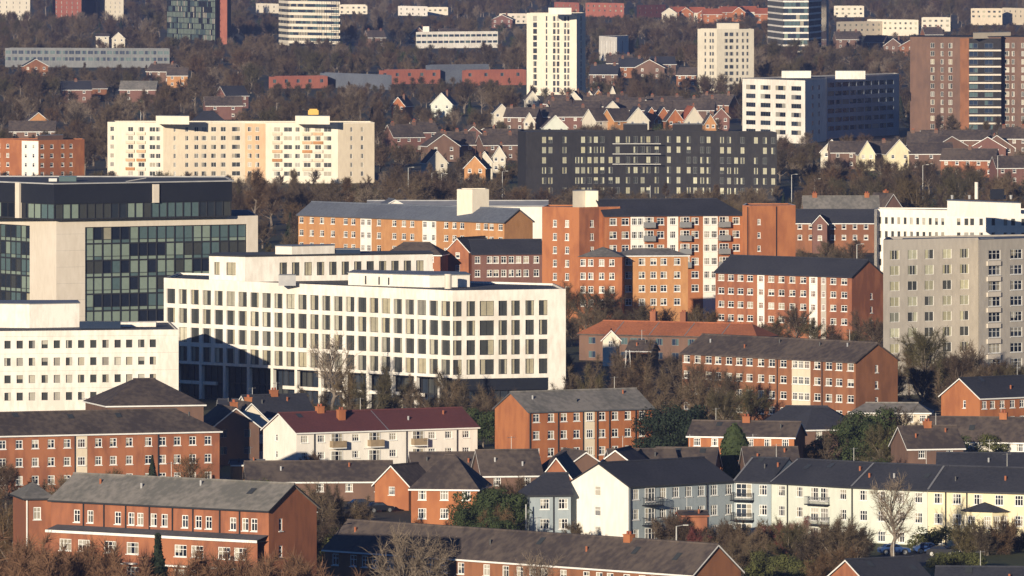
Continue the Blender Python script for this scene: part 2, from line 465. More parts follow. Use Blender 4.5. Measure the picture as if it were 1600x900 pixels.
def balcony(b, p0, p1, u, w_, z, out=1.3, mk='frame_grey', slab='concrete', open_=True):
    d = unit(sub(p1, p0)); n_ = (d[1], -d[0])
    o = adv(p0, d, u - w_ / 2)
    m = MB(); m.box(adv(o, n_, out), (d[0] * w_, d[1] * w_), (-n_[0] * out, -n_[1] * out), z - .15, z, slab)
    a = adv(o, n_, out)
    if open_:
        k = max(3, int(w_ / .22))
        for i in range(k + 1):
            p = adv(a, d, w_ * i / k); m.box(p, (d[0] * .04, d[1] * .04), (-n_[0] * .04, -n_[1] * .04), z, z + 1, mk)
        for i in range(1, 5):
            for e in (0, w_ - .04):
                p = adv(adv(o, d, e), n_, out * i / 5); m.box(p, (d[0] * .04, d[1] * .04), (-n_[0] * .04, -n_[1] * .04), z, z + 1, mk)
    else:
        m.box(a, (d[0] * w_, d[1] * w_), (-n_[0] * .06, -n_[1] * .06), z, z + 1.0, mk)
    m.box(a, (d[0] * w_, d[1] * w_), (-n_[0] * .07, -n_[1] * .07), z + 1.0, z + 1.06, mk)
    for e in (0, w_ - .06):
        p = adv(adv(o, d, e), n_, out - .08); m.box(p, (d[0] * .06, d[1] * .06), (-n_[0] * (out - .1), -n_[1] * (out - .1)), z + 1.0, z + 1.06, mk)
        if not open_: m.box(p, (d[0] * .06, d[1] * .06), (-n_[0] * (out - .1), -n_[1] * (out - .1)), z, z + 1.0, mk)
    b.part('balcony', m)
def panel(b, p0, p1, u, w_, z0, z1, mk='white_panel', out=.05, name='bay_panel', label=None):
    """shallow bay standing proud of a wall; returns its front line"""
    d = unit(sub(p1, p0)); n_ = (d[1], -d[0]); o = adv(adv(p0, d, u - w_ / 2), n_, out)
    return o, adv(o, d, w_)
def inset(c, t):
    k = len(c); out = []
    for i in range(k):
        d0 = unit(sub(c[i], c[i - 1])); d1 = unit(sub(c[(i + 1) % k], c[i]))
        n0 = (-d0[1], d0[0]); n1 = (-d1[1], d1[0])
        bx, by = n0[0] + n1[0], n0[1] + n1[1]
        q = max(.3, (bx * bx + by * by) / 2)
        out.append((c[i][0] + bx * t / q, c[i][1] + by * t / q))
    return out
def ring(m, c, t, z0, z1, mk, ktop=None):
    """upright band of thickness t standing on the outline c"""
    q = inset(c, t); k = len(c)
    for i in range(k):
        a, b_, e, f = c[i], c[(i + 1) % k], q[(i + 1) % k], q[i]
        m.poly([(*a, z0), (*b_, z0), (*b_, z1), (*a, z1)], mk)
        m.poly([(*e, z0), (*f, z0), (*f, z1), (*e, z1)], mk)
        m.poly([(*a, z1), (*b_, z1), (*e, z1), (*f, z1)], ktop or mk)
def flatroof(b, c, z, mk='roof_felt', par=.5, wk='white_render', t=.35, cope='concrete'):
    m = MB(); m.prism(inset(c, .05), z - .3, z, mk, bottom=False); b.roofo = b.part('roof', m)
    q = MB(); ring(q, c, t, z, z + par, wk, cope); b.part('parapet', q)
def chain(pts, z, depth):
    """closed outline from photo points along the roof edge (left to right) at height z, carried back by depth"""
    f = [P(x, y, z) for x, y in pts]
    return f + [(f[-1][0] - depth * .08, f[-1][1] + depth), (f[0][0] + depth * .08, f[0][1] + depth)]
def closed(b, c, z0, z1, mk, skip=()):
    for i in range(len(c)):
        if i not in skip: b.face(c[i], c[(i + 1) % len(c)], z0, z1, mk=mk)
def plant(b, c, z0, z1, mk, name='plant_room', wins=(), coping=True):
    m = MB(); m.prism(c, z0, z1, mk, 'roof_felt')
    if coping:
        x = sum(p[0] for p in c) / len(c); y = sum(p[1] for p in c) / len(c)
        m.prism([(x + (p[0] - x) * 1.02, y + (p[1] - y) * 1.02) for p in c], z1 + .004, z1 + .12, 'frame_grey')
    return b.part(name, m)
# ================================================================ the nearest rows of buildings
def gable_flats(name, label, r, h, rise, rows, cols, w_, st='white', mk='brick', rk='roof_brown', z0=0, gcols=(), grows=None, gside='R', bays=(), hl=0, hr=0,
                bands=0, pipes=(), chims=(), clear=None, group=None, fascia='frame_white', lab=None, cat='apartment block', bw=None):
    """pitched-roof block of flats: r = corners, windows in rows x cols on the front, a stair window column on one gable"""
    a, b_, c_, d_ = r
    at = ((a[0] + c_[0]) / 2, (a[1] + c_[1]) / 2)
    B = Bld(name, label, cat, at, group)
    foot(r)
    cp = colpx(a, b_, cols, w_) if cols and cols[0] > 2 else [(x * ln(sub(b_, a)), w_) for x in cols]
    bay_u = []
    for px, bwid, bst in bays:
        u = u_at(a, b_, px); bay_u.append((u, bwid))
    cp = [c for c in cp if all(abs(c[0] - u) > bwid / 2 + w_ / 2 for u, bwid in bay_u)]
    B.face(a, b_, z0, h, cp, rows, st, mk)
    g = grows or rows
    B.face(b_, c_, z0, h, [(x * ln(sub(c_, b_)), .75) for x in gcols] if gside == 'R' else (), g, 'whites', mk)
    B.face(c_, d_, z0, h, mk=mk)
    B.face(d_, a, z0, h, [(x * ln(sub(a, d_)), .75) for x in gcols] if gside == 'L' else (), g, 'whites', mk)
    roof(B, r, h, rise, rk, hl, hr, wk=mk, fascia=fascia, bands=bands)
    if B.detail: fittings(B, r, h, rise, max(3, int(ln(sub(b_, a)) / 8)))
    for px, bwid, bst in bays:
        p, q = panel(B, a, b_, u_at(a, b_, px), bwid, z0, h - .1)
        m = MB(); B.face(p, q, z0, h - .12, coln(p, q, max(1, int(bwid / 1.5)), min(1.25, bwid - .5), min(1.25, bwid - .5) * .5 + .18), rows, 'white2', bst, rec=.05, mb=m)
        d = unit(sub(q, p)); n_ = (-d[1], d[0])
        for e, s_ in ((p, 1), (q, 0)):
            m.poly([(*e, z0), (*adv(e, n_, .06), z0), (*adv(e, n_, .06), h - .12), (*e, h - .12)][::(-1 if s_ else 1)], bst)
        B.part('bay_panel', m)
    for px in pipes: pipe(B, a, b_, px, z0, h)
    for u, v, s_ in chims: chimney(B, r, u * ln(sub(b_, a)), v * ln(sub(d_, a)), h, h + rise + s_, r=B.roofo, mk='brick_orange')
    return B

# --- brick housing block with a walkway canopy, bottom left
h = 15.2
r = rect(80, 420, 797, h, -38, 9.5, 'R')
A_ = gable_flats('brick_apartment_block', 'orange brick block with long mossy grey tiled roof above a flat walkway canopy', r, h, 2.9,
    [(h - 1.95, 1.6), (h - 5.3, 1.5), (h - 8.4, 1.5)], [120, 141, 150, 184, 205, 219, 240, 257, 289, 310, 326, 364, 383, 397], 1.05, rk='roof_grey', mk='brick',
    gcols=[.25], bands=0, pipes=[131, 163, 197, 234, 270, 302, 344, 375], fascia='frame_dark')
a, b_ = r[0], r[1]; d = unit(sub(b_, a)); n_ = (d[1], -d[0]); L = ln(sub(b_, a))
m = MB(); o = adv(adv(a, d, 1.0), n_, 2.3); i0 = adv(adv(a, d, 1.0), n_, .02)
m.poly([(*o, h - 3.7), (*adv(o, d, L - 1), h - 3.7), (*adv(i0, d, L - 1), h - 3.15), (*i0, h - 3.15)], 'roof_felt')
m.poly([(*i0, h - 3.9), (*adv(i0, d, L - 1), h - 3.9), (*adv(o, d, L - 1), h - 3.9), (*o, h - 3.9)], 'roof_felt')
A_.part('canopy', m)
m = MB(); m.box(adv(o, n_, .06), (d[0] * (L - 1), d[1] * (L - 1)), (-n_[0] * .055, -n_[1] * .055), h - 4.02, h - 3.69, 'frame_white'); A_.part('fascia', m)
m = MB(); p = adv(adv(a, d, 1.2), n_, 2.0); q = adv(p, d, L - 1.4)
A_.face(p, q, 0, h - 4.05, colpx(p, q, [102, 131, 172, 207, 282, 308, 350, 375, 395], 2.0), [(h - 5.5, 1.5), (h - 8.6, 1.5), (h - 11.6, 1.4)], 'white2', 'brick_red', mb=m)
A_.part('lower_wall', m)
for i, x in enumerate((168, 250, 330)):
    u = u_at(p, q, x); m = MB(); pp = adv(adv(p, d, u), n_, .02); m.box(pp, (d[0] * 5, d[1] * 5), (n_[0] * .9, n_[1] * .9), h - 7.5, h - 7.3, 'frame_white'); A_.part('porch_canopy', m)
# projecting end wing with hipped roof
e = rect(40, 82, 779, h, 12, 10, 'L')
B = Bld('brick_end_wing', 'square orange brick end wing with hipped grey roof and single white window', 'house', e[0]); foot(e)
B.face(e[0], e[1], 0, h, colpx(e[0], e[1], [58], 1.0), [(h - 1.9, 1.6)], 'white', 'brick'); closed(B, e, 0, h, 'brick', (0,))
roof(B, e, h, 1.7, 'roof_grey', 1.8, 1.8, fascia='frame_dark'); pipe(B, e[0], e[1], 42, 0, h, 'frame_white'); B.done()
A_.done((80, 752, 480, 850))

# --- long low roof along the bottom edge
h = 6.0
r = rect(508, 1083, 897, h, -46, 8.6, 'R')
B = gable_flats('long_brick_terrace', 'long brick row with brown tiled roof and white bargeboards on its right gable', r, h, 3.4,
    [(h - 1.35, 1.5), (h - 4.2, 1.4)], [524, 552, 570, 586, 610, 640, 672, 694, 720, 760, 790, 812, 832, 850, 880, 916, 936, 953, 979, 1003, 1022, 1045, 1062], 1.25,
    mk='brick_dull', rk='roof_brown', gcols=[], chims=[(.77, .48, .6)], cat='terrace')
B.done((508, 815, 1155, 900))

# --- long left brick block
h = 8.8
r = rect(-14, 343, 673, h, 22, 11, 'R')
B = gable_flats('brick_apartment_block', 'long three storey brick block with white sash windows and dark hipped roof at left edge', r, h, 3.0,
    rws(h - 1.45, 3, 2.75, 1.35), [4, 30, 55, 80, 105, 154, 177, 202, 232, 254, 277, 301, 325], 1.15, hr=5, mk='brick_red',
    bays=[(127, 1.9, 'cream_panel')], pipes=[117, 247], fascia='frame_white', chims=())
B.done((0, 632, 343, 730))
r = rect(165, 322, 655, 13, 15, 14, 'L')
r = rect(168, 318, 634, 10.5, 15, 16, 'L')
B = Bld('hipped_roof_house', 'big brown hipped roof rising behind the long left brick block', 'house', r[0]); foot(r)
closed(B, r, 0, 10.5, 'brick_brown'); roof(B, r, 10.5, 3.6, 'roof_brown', 6, 6); B.done((175, 608, 318, 640))

# --- white gabled flats with maroon roof
h = 5.9
r = rect(463, 746, 676, h, 30, 11)
B = gable_flats('white_rendered_flats', 'white rendered two storey flats with maroon roof and small balconies', r, h, 2.7,
    rws(h - 1.1, 2, 2.65, 1.15), [476, 502, 556, 614, 675, 701, 728], 1.25, mk='white_render', rk='roof_maroon', gcols=[.4], gside='L',
    pipes=[491, 635, 714], chims=[(.22, .5, .9), (.30, .3, .4)], bands=1, st='white2')
a, b_ = r[0], r[1]
for x in (526, 585, 653):
    u = u_at(a, b_, x); p, q = panel(B, a, b_, u, 2.3, 0, h)
    balcony(B, a, b_, u, 2.5, h - 2.55, 1.1, 'wood', 'frame_white', False)
    for zc in (h - 1.25, h - 4.05): B.window('white2', adv(a, unit(sub(b_, a)), u), zc, 2.1, 1.9, math.atan2(*(sub(b_, a)[::-1])), -.03, 'both')
B.done((405, 640, 745, 728))
# grass bank before it
# --- brick block with grey roof, centre
h = 8.9
r = rect(826, 1019, 643, h, 30, 10.8)
B = gable_flats('brick_apartment_block', 'four square brick block with weathered grey roof and bright orange left gable', r, h, 2.7,
    rws(h - 1.1, 3, 2.75, 1.35), [838, 861, 881, 901, 941, 961, 981, 1003], 1.2, rk='roof_grey', mk='brick_orange',
    bays=[(921, 1.9, 'cream_panel')], pipes=[828, 872, 911, 933, 952, 993], fascia='roof_felt')
B.done((773, 610, 1018, 706))

# --- brick flats J
h = 11.4
r = rect(1066, 1337, 565, h, -48, 10, 'R')
B = gable_flats('brick_apartment_block', 'four storey brick block with brown roof and pale bay column, plain right gable', r, h, 2.9,
    rws(h - 1.0, 4, 2.72, 1.3), [1073, 1090, 1107, 1122, 1139, 1155, 1171, 1189, 1206, 1224, 1277, 1295, 1311, 1329], 1.6, rk='roof_brown', mk='brick_dull',
    gcols=[.5], grows=rws(h - 1.4, 3, 2.75, 1.3), bays=[(1252, 4.6, 'cream_panel')], fascia='roof_brown', pipes=[1215, 1285])
B.done((1150, 530, 1403, 640))

# --- brick flats K
h = 13.0
r = rect(1118, 1331, 432, h, -42, 10, 'R')
B = gable_flats('brick_apartment_block', 'red brick block with slate roof, white stair panels and bare red gable', r, h, 3.1,
    rws(h - 1.1, 4, 2.72, 1.3), [1127, 1142, 1157, 1172, 1205, 1221, 1238, 1255, 1302, 1319], 1.6, rk='roof_slate', mk='brick_red',
    gcols=[.62], grows=rws(h - 4.2, 4, 2.75, 1.3), bays=[(1189, 1.9, 'white_render'), (1271, 2.2, 'white_render'), (1287, 1.4, 'grey_render')], fascia='roof_slate')
B.done((1117, 402, 1380, 500))

# --- white block lower left
s_ = 8.9; h = 95 - 717 / s_
c = chain([(-40, 520), (279, 517)], h, 34); foot(c)
B = Bld('white_office_block', 'plain white block with rows of small square windows in lower left', 'office block', c[0])
a, b_ = c[0], c[1]
B.face(a, b_, 0, h, colpx(a, b_, [12, 31, 50, 70, 89, 108, 127, 146, 165, 184, 202, 221, 239], 1.15), rws(h - 2.15, 5, 3.03, 1.4), 'small', 'white_panel', rec=.3)
closed(B, c, 0, h, 'white_panel', (0,))
flatroof(B, c, h, par=.25, wk='white_panel')
m = MB(); d = unit(sub(b_, a)); n_ = (d[1], -d[0])
for i in range(4):
    z = h - .75 - i * 3.03
    m.box(adv(a, n_, .012), sub(b_, a), (-n_[0] * .01, -n_[1] * .01), z, z + .035, 'concrete')
B.part('panel_joint', m)
q = chain([(-50, 473.5), (46, 474.5), (124, 473.2)], h + 4.3, 12)
plant(B, q, h, h + 4.2, 'white_panel')
m = MB(); p = P(58, 512, h + .5); p = (p[0], q[2][1] - .3); m.box(p, (.9, 0), (0, .2), h + .3, h + 2, 'frame_dark'); B.part('door', m)
m = MB(); p = P(80, 512, h + .5); p = (p[0], q[2][1] - .3); m.tube((*p, h), (*p, h + 2.1), .13, .13, 6, 'frame_dark'); B.part('vent_pipe', m)
m = MB(); p = P(123, 516, h); m.box((p[0], p[1] + 4), (7.2, .2), (0, 3), h + .1, h + 1.35, 'glass_blue'); B.part('rooftop_unit', m)
m = MB(); p = P(184, 514, h); m.box((p[0], p[1] + 6), (6.5, .4), (0, 3), h + .1, h + .9, 'white_panel'); B.part('rooftop_unit', m)
B.done((0, 470, 280, 640))

# --- glass office tower
h = 27.5
pts = [(-60, 334), (88, 343), (403, 337)]
c = chain(pts, h, 34); foot(c)
B = Bld('glass_office_tower', 'pale stone office tower with large green glass walls and dark top storey', 'office tower', c[1])
def glazed(p0, p1, z0, z1, n, fl, mk=('glass_green', 'glass_mid', 'glass', 'glass_teal', 'blind'), wt=(6, 2, 6, 3, 1), rec=.5, bar='frame_dark', band=True):
    d = unit(sub(p1, p0)); nb = (-d[1], d[0]); L = ln(sub(p1, p0)); g = MB(); f = MB()
    def pt(x, z, r): return (p0[0] + d[0] * x + nb[0] * r, p0[1] + d[1] * x + nb[1] * r, z)
    dz = (z1 - z0) / fl; dx = L / n
    for j in range(fl):
        k = None
        for i in range(n):
            if k is None or rnd.random() < .62: k = rnd.choices(mk, wt)[0]
            zz = [(z0 + dz * j, z0 + dz * (j + .24), 'glass_green' if rnd.random() < .75 else 'glass_teal'), (z0 + dz * (j + .24), z0 + dz * (j + 1), k)] if band else [(z0 + dz * j, z0 + dz * (j + 1), k)]
            for za, zb, kk in zz: g.poly([pt(dx * i, za, rec), pt(dx * (i + 1), za, rec), pt(dx * (i + 1), zb, rec), pt(dx * i, zb, rec)], kk)
    for i in range(n + 1):
        w_ = .11 if i % 2 else .2
        f.box(pt(dx * i - w_ / 2, 0, rec - .2)[:2], (d[0] * w_, d[1] * w_), (nb[0] * .19, nb[1] * .19), z0, z1, bar)
    for j in range(fl + 1):
        z = z0 + dz * j
        f.box(pt(0, 0, rec - .15)[:2], sub(p1, p0), (nb[0] * .14, nb[1] * .14), z - .14, z + .14, bar)
        if band and j < fl: f.box(pt(0, 0, rec - .12)[:2], sub(p1, p0), (nb[0] * .11, nb[1] * .11), z + dz * .24 - .05, z + dz * .24 + .05, bar)
    return g, f
a, b_, e = c[0], c[1], c[2]
# pierced stone faces
def holed(B, p0, p1, z0, z1, u0, u1, za, zb, mk, n, fl, rec=.5):
    d = unit(sub(p1, p0)); nb = (-d[1], d[0])
    def pt(x, z, r=0): return (p0[0] + d[0] * x + nb[0] * r, p0[1] + d[1] * x + nb[1] * r, z)
    L = ln(sub(p1, p0)); w_ = B.wall
    for x0, x1, y0, y1 in ((0, u0, z0, z1), (u1, L, z0, z1), (u0, u1, z0, za), (u0, u1, zb, z1)):
        if x1 > x0 and y1 > y0: w_.poly([pt(x0, y0), pt(x1, y0), pt(x1, y1), pt(x0, y1)], mk)
    w_.poly([pt(u0, za), pt(u0, za, rec), pt(u0, zb, rec), pt(u0, zb)], mk); w_.poly([pt(u1, za, rec), pt(u1, za), pt(u1, zb), pt(u1, zb, rec)], mk)
    w_.poly([pt(u0, za), pt(u1, za), pt(u1, za, rec), pt(u0, za, rec)], mk); w_.poly([pt(u0, zb, rec), pt(u1, zb, rec), pt(u1, zb), pt(u0, zb)], 'frame_dark')
    g, f = glazed(pt(u0, 0)[:2], pt(u1, 0)[:2], za, zb, n, fl, rec=rec)
    o = B.part('glazing', g); B.part('glazing_bars', f, o)
holed(B, a, b_, 0, h, u_at(a, b_, -50), u_at(a, b_, 46.5), 3, h - 1.5, 'stone_panel', 12, 7)
holed(B, b_, e, 0, h, u_at(b_, e, 133), u_at(b_, e, 386), 3, h - 1.6, 'stone_panel', 18, 7)
closed(B, c, 0, h, 'stone_panel', (0, 1)); flatroof(B, c, h, par=.02, wk='stone_panel')
m = MB(); d = unit(sub(e, b_)); n_ = (d[1], -d[0])
for i in range(7):
    z = h - 2.9 - i * 3.2; uu = u_at(b_, e, 133)
    m.box(adv(b_, n_, .012), (d[0] * uu, d[1] * uu), (-n_[0] * .01, -n_[1] * .01), z, z + .04, 'concrete')
B.part('panel_joint', m)
t = chain([(-60, 338), (84, 344.2), (360, 339)], h, 26); t = [(x, y + 2.5) for x, y in t]
zt = h + 6.9
for i in (0, 1):
    g, f = glazed(t[i], t[i + 1], h + .1, h + 3.1, (14, 22)[i], 1, ('glass', 'glass_mid', 'glass_green', 'glass_teal'), (6, 3, 4, 3), .1, band=False)
    o = B.part('glazing', g, label='dark glass band of the top storey'); B.part('glazing_bars', f, o)
m = MB(); m.prism(inset(t, -.25), h + 3.1, zt, 'charcoal', 'roof_felt'); B.part('upper_cladding', m)
m = MB(); ring(m, inset(t, -.55), .4, zt - .02, zt + .22, 'pale_roof'); B.part('roof_edge', m)
for px, z0 in ((28, h + .1), (237, h + 3.0)):
    i = 0 if px < 84 else 1
    d = unit(sub(t[i + 1], t[i])); p = adv(t[i], d, u_at(t[i], t[i + 1], px)); n_ = (d[1], -d[0])
    m = MB(); m.box(adv(p, n_, .7), (d[0] * 1.3, d[1] * 1.3), (-n_[0] * .68, -n_[1] * .68), z0, zt - .3 if i else zt + .1, 'stone_panel'); B.part('stone_fin', m)
p = P(90, 285, zt); m = MB(); m.box((p[0], p[1] + 6), (3.4, 0), (0, 3), zt - .1, zt + 1.0, 'glass_teal'); m.box((p[0] - 2, p[1] + 6), (1.6, 0), (0, 3), zt - .1, zt + .6, 'metal'); B.part('rooftop_unit', m)
p = P(195, 285, zt); m = MB(); m.tube((p[0], p[1] + 5, zt), (p[0] + 4, p[1] + 5, zt + .7), .08, .08, 5, 'metal'); B.part('antenna', m)
B.done((0, 283, 402, 508))

# --- the long white block with the window grid
h = 21.2
pts = [(256, 437), (707, 457), (884, 454.5)]
c = chain(pts, h, 24); foot(c)
B = Bld('white_grid_office', 'long white office block with four rows of tall windows and dark ground floor', 'office block', c[1], detail=True)
a, b_, e = c[0], c[1], c[2]
ml = [267 + 18.66 * i for i in range(24)]
rr = rws(h - 2.9, 4, 3.42, 2.65)
w1, w2 = 1.55, 1.6
B.face(a, b_, 6.19, h, colpx(a, b_, ml, 2.3), rr, 'tall', 'white_panel', rec=.35)
B.face(b_, e, 6.0, h, colpx(b_, e, [715, 736, 786, 806, 828, 849], 1.65) + colpx(b_, e, [761], 2.7), rr, 'tall', 'white_panel', rec=.35)
closed(B, c, 0, h, 'white_panel', (0, 1))
flatroof(B, c, h, par=.35, wk='white_panel', cope='concrete')
# recessed dark base with white columns
d = unit(sub(b_, a)); nb = (-d[1], d[0])
p, q = adv(a, nb, 1.6), adv(b_, nb, 1.6)
g, f = glazed(p, q, .1, 6.0, 48, 2, ('glass', 'glass_mid', 'curtain', 'glass_blue'), (10, 3, 1, 3), .1, band=False); o = B.part('glazing', g, label='dark recessed glazing of the base'); B.part('glazing_bars', f, o)
m = MB(); m.box(adv(a, nb, .02), sub(b_, a), (nb[0] * 1.5, nb[1] * 1.5), 6.0, 6.19, 'charcoal'); B.part('soffit', m)
for i in range(13):
    u = u_at(a, b_, 285 + 37.3 * i - 9.3)
    if 0 < u < ln(sub(b_, a)) - 1:
        m = MB(); m.box(adv(a, d, u - .35), (d[0] * .7, d[1] * .7), (nb[0] * .7, nb[1] * .7), 0, 6.19, 'white_panel'); B.part('column', m)
m = MB(); m.box(adv(a, nb, .25), (d[0] * 14, d[1] * 14), (nb[0] * .5, nb[1] * .5), 2.6, 3.2, 'white_panel'); o2 = adv(a, d, u_at(a, b_, 440)); LL = ln(sub(b_, a)) - u_at(a, b_, 440) - 8
m.box(adv(o2, nb, .25), (d[0] * LL, d[1] * LL), (nb[0] * .5, nb[1] * .5), 2.6, 3.2, 'white_panel'); B.part('beam', m)
d2 = unit(sub(e, b_)); nb2 = (-d2[1], d2[0]); u8 = u_at(b_, e, 857)
B.wall.poly([(*adv(b_, d2, u8), 0), (*e, 0), (*e, 6.0), (*adv(b_, d2, u8), 6.0)], 'white_panel')
m = MB(); m.box(adv(b_, nb2, .06), (d2[0] * (u8 - .02), d2[1] * (u8 - .02)), (nb2[0] * .4, nb2[1] * .4), 3.9, 5.99, 'charcoal'); B.part('fascia', m)
g, f = glazed(adv(b_, nb2, .6), adv(adv(b_, d2, u8 - .02), nb2, .6), .1, 3.9, 12, 1, ('glass', 'glass_mid', 'glass_teal'), (8, 3, 1), .1, band=False); o = B.part('glazing', g, label='dark shopfront glazing under the right face'); B.part('glazing_bars', f, o)
m = MB(); m.box(adv(adv(b_, d2, u8 - .02), nb2, .02), (.001 + d2[0] * .02, d2[1] * .02), (nb2[0] * 2, nb2[1] * 2), 0, 5.9, 'white_panel'); B.part('return_wall', m)
# upper storey set back
hz = h + 4.6
t = chain([(326, 401), (382, 402.5), (676, 398)], hz, 10)
sh = 3.0; t = [(x, y + sh) for x, y in t]
m = MB()
B2 = B
B2.detail = False
B.face(t[0], t[1], h + .1, hz, colpx(t[0], t[1], [339], 1.2) + colpx(t[0], t[1], [361], 2.1), [(hz - 2.2, 2.3)], 'tall', 'white_panel', rec=.3, mb=m)
B.face(t[1], t[2], h + .1, hz, colpx(t[1], t[2], [443 + 19.4 * i for i in range(12)], 1.5), [(hz - 2.3, 2.4)], 'tall', 'white_panel', rec=.3, mb=m)
B.face(t[2], t[3], h + .1, hz, mk='white_panel', mb=m); B.face(t[4], t[0], h + .1, hz, mk='white_panel', mb=m)
o = B.part('upper_storey', m)
m = MB(); m.prism(inset(t, -.12), hz, hz + .28, 'frame_dark', 'roof_felt'); B.part('upper_roof', m, o)
q = chain([(429, 385), (455, 385.5), (522, 384)], hz + 1.9, 5); plant(B, [(x, y + 6) for x, y in q], hz + .2, hz + 1.7, 'white_panel')
q = chain([(521, 392), (562, 392)], hz + 1, 4); plant(B, [(x, y + 7) for x, y in q], hz + .2, hz + 1.0, 'glass_blue', 'rooftop_unit')
q = chain([(435, 428), (462, 428)], h + 2.2, 3); plant(B, [(x, y + 1) for x, y in q], h + .05, h + 1.9, 'pale_roof', 'rooftop_unit')
q = chain([(544, 426), (671, 430), (734, 429)], h + 2.3, 12); plant(B, [(x, y + 1.2) for x, y in q], h + .05, h + 2.2, 'white_panel')
for x, w_, zz in ((591, .5, 1.7), (606, 1.2, 1.6), (430 + 140, .8, 1.8)):
    pp = adv(q[0], unit(sub(q[1], q[0])), u_at(q[0], q[1], x)); pp = (pp[0], pp[1] + 1.2)
    m = MB(); m.box((pp[0], pp[1] - .25), (w_, w_ * .1), (0, .3), h + .3, h + zz, 'frame_dark'); B.part('louvre', m)
m = MB(); pp = P(700, 452, h); m.tube((pp[0], pp[1] + 2.5, h), (pp[0], pp[1] + 2.5, h + 2.6), .45, .45, 10, 'stone_panel'); B.part('flue', m)
B.done((256, 382, 884, 612))
# ================================================================ right-hand foreground: the painted terrace
TG = 'attached painted blocks of the long terrace'
def terrace(name, label, pts, h, depth, rise, mk, cols, st='white', rows=None, rk='roof_slate', gable=None, w_=1.25, pipes=(), clear=None, z0=0, bands=0, cat='terrace'):
    r = rect(*pts)
    a, b_, c_, d_ = r
    B = Bld(name, label, cat, a, TG); foot(r)
    rows = rows or rws(h - 1.25, 3, 2.85, 1.55)
    B.face(a, b_, z0, h, colpx(a, b_, cols, w_), rows, st, mk)
    return B, r
h = 7.9
# white gable + blue-grey front
r = rect(982, 1146, 760, h, 42, 12.4); a, b_, c_, d_ = r; foot(r)
B = Bld('painted_apartment_block', 'blue grey painted block with big cream gable end and slate roof', 'apartment block', a, TG)
rows3 = rws(h - 1.2, 3, 2.85, 1.5)
B.face(a, b_, 0, h, colpx(a, b_, [993, 1036, 1056, 1076, 1096, 1116, 1139], 1.3), rows3, 'white2', 'blue_render')
B.face(d_, a, 0, h, [(ln(sub(a, d_)) * .475, 1.25)], rws(h - .95, 3, 2.85, 1.4), 'white2', 'white_render')
closed(B, r, 0, h, 'blue_render', (0, 3))
roof(B, r, h, 2.9, 'roof_slate', og=.12, fascia='frame_dark')
B.wall.poly([(*d_, h), (*a, h), (*(((a[0] + d_[0]) / 2), (a[1] + d_[1]) / 2), h + 2.9)], 'white_render')
for x in (985, 1104): pipe(B, a, b_, x, 0, h)
u = u_at(a, b_, 1015)
for k in (0, 1):
    balcony(B, a, b_, u, 2.9, h - 2.75 - k * 2.85, 1.5, 'frame_dark', 'charcoal')
for k in range(3): B.window('white2', adv(a, unit(sub(b_, a)), u), h - 1.35 - 2.85 * k, 1.9, 2.0, math.atan2(*(sub(b_, a)[::-1])), -.03, 'cl')
B.done((826, 725, 1050, 838))
p0 = b_
def seg(label, mk, pxR, pyR, th, cols, extra=(), clear=None, rk='roof_slate', depth=11):
    """next block of the terrace, starting at the right end of the last"""
    global p0
    q = P(pxR, pyR, h); d = unit(sub(q, p0)); nb = (-d[1], d[0])
    a = adv(p0, d, .05); b2 = q
    r = [a, b2, adv(b2, nb, depth), adv(a, nb, depth)]
    foot(r)
    B = Bld('painted_apartment_block', label, 'apartment block', a, TG)
    B.face(a, b2, 0, h, colpx(a, b2, cols, 1.3), rows3, 'white2', mk); closed(B, r, 0, h, mk, (0,))
    roof(B, r, h, 2.9, rk, og=.02, wk=mk, fascia='frame_dark')
    dm = MB(); n_ = (-d[1], d[0])
    for v0, v1, za, zb in ((-.4, depth / 2, h - .02, h + 3.12),):
        for uu in (.05,):
            A_, C_ = adv(adv(a, d, uu), n_, v0), adv(adv(a, d, uu), n_, v1)
            dm.poly([(*A_, za + .08), (*adv(A_, d, .3), za + .08), (*adv(C_, d, .3), zb + .05), (*C_, zb + .05)], 'metal')
    B.part('roof_joint', dm, B.roofo); fittings(B, r, h, 2.9, 3)
    p0 = b2
    return B, r
B, r = seg('short pale blue block with curved corner balcony between blue and green fronts', 'blue_render', 1205, 753, 0, [1192])
a, b_ = r[0], r[1]; u = u_at(a, b_, 1163)
m = MB(); A2 = adv(a, unit(sub(b_, a)), u - 1.7); n_ = (unit(sub(b_, a))[1], -unit(sub(b_, a))[0])
for k in range(2): balcony(B, a, b_, u, 3.2, h - 2.7 - 2.85 * k, 1.4, 'frame_dark', 'charcoal')
for k in range(3): B.window('white2', adv(a, unit(sub(b_, a)), u), h - 1.35 - 2.85 * k, 2.6, 2.0, math.atan2(*(sub(b_, a)[::-1])), -.03, 'cr')
B.done()
B, r = seg('pale green rendered block with glass balcony in the middle of the terrace', 'pale_green_render', 1330, 760, -22, [1221, 1249, 1317])
a, b_ = r[0], r[1]; u = u_at(a, b_, 1281)
for k in range(2): balcony(B, a, b_, u, 3.9, h - 2.75 - 2.85 * k, 1.2, 'frame_grey', 'charcoal')
for s_ in (-1, 1):
    for k in range(3): B.window('white2', adv(a, unit(sub(b_, a)), u + s_ * .95), h - 1.35 - 2.85 * k, 1.5, 1.9, math.atan2(*(sub(b_, a)[::-1])), -.03)
pipe(B, a, b_, 1231, 0, h); B.done()
B, r = seg('pale green rendered block behind the big bare tree, left of the yellow block', 'pale_green_render', 1449, 765, -14, [1349, 1377, 1407, 1435])
pipe(B, r[0], r[1], 1332, 0, h); B.done((1205, 725, 1449, 790))
B, r = seg('cream yellow rendered block with round bay window at right end', 'yellow_render', 1660, 771, -8, [1466, 1495, 1528, 1561, 1592, 1622])
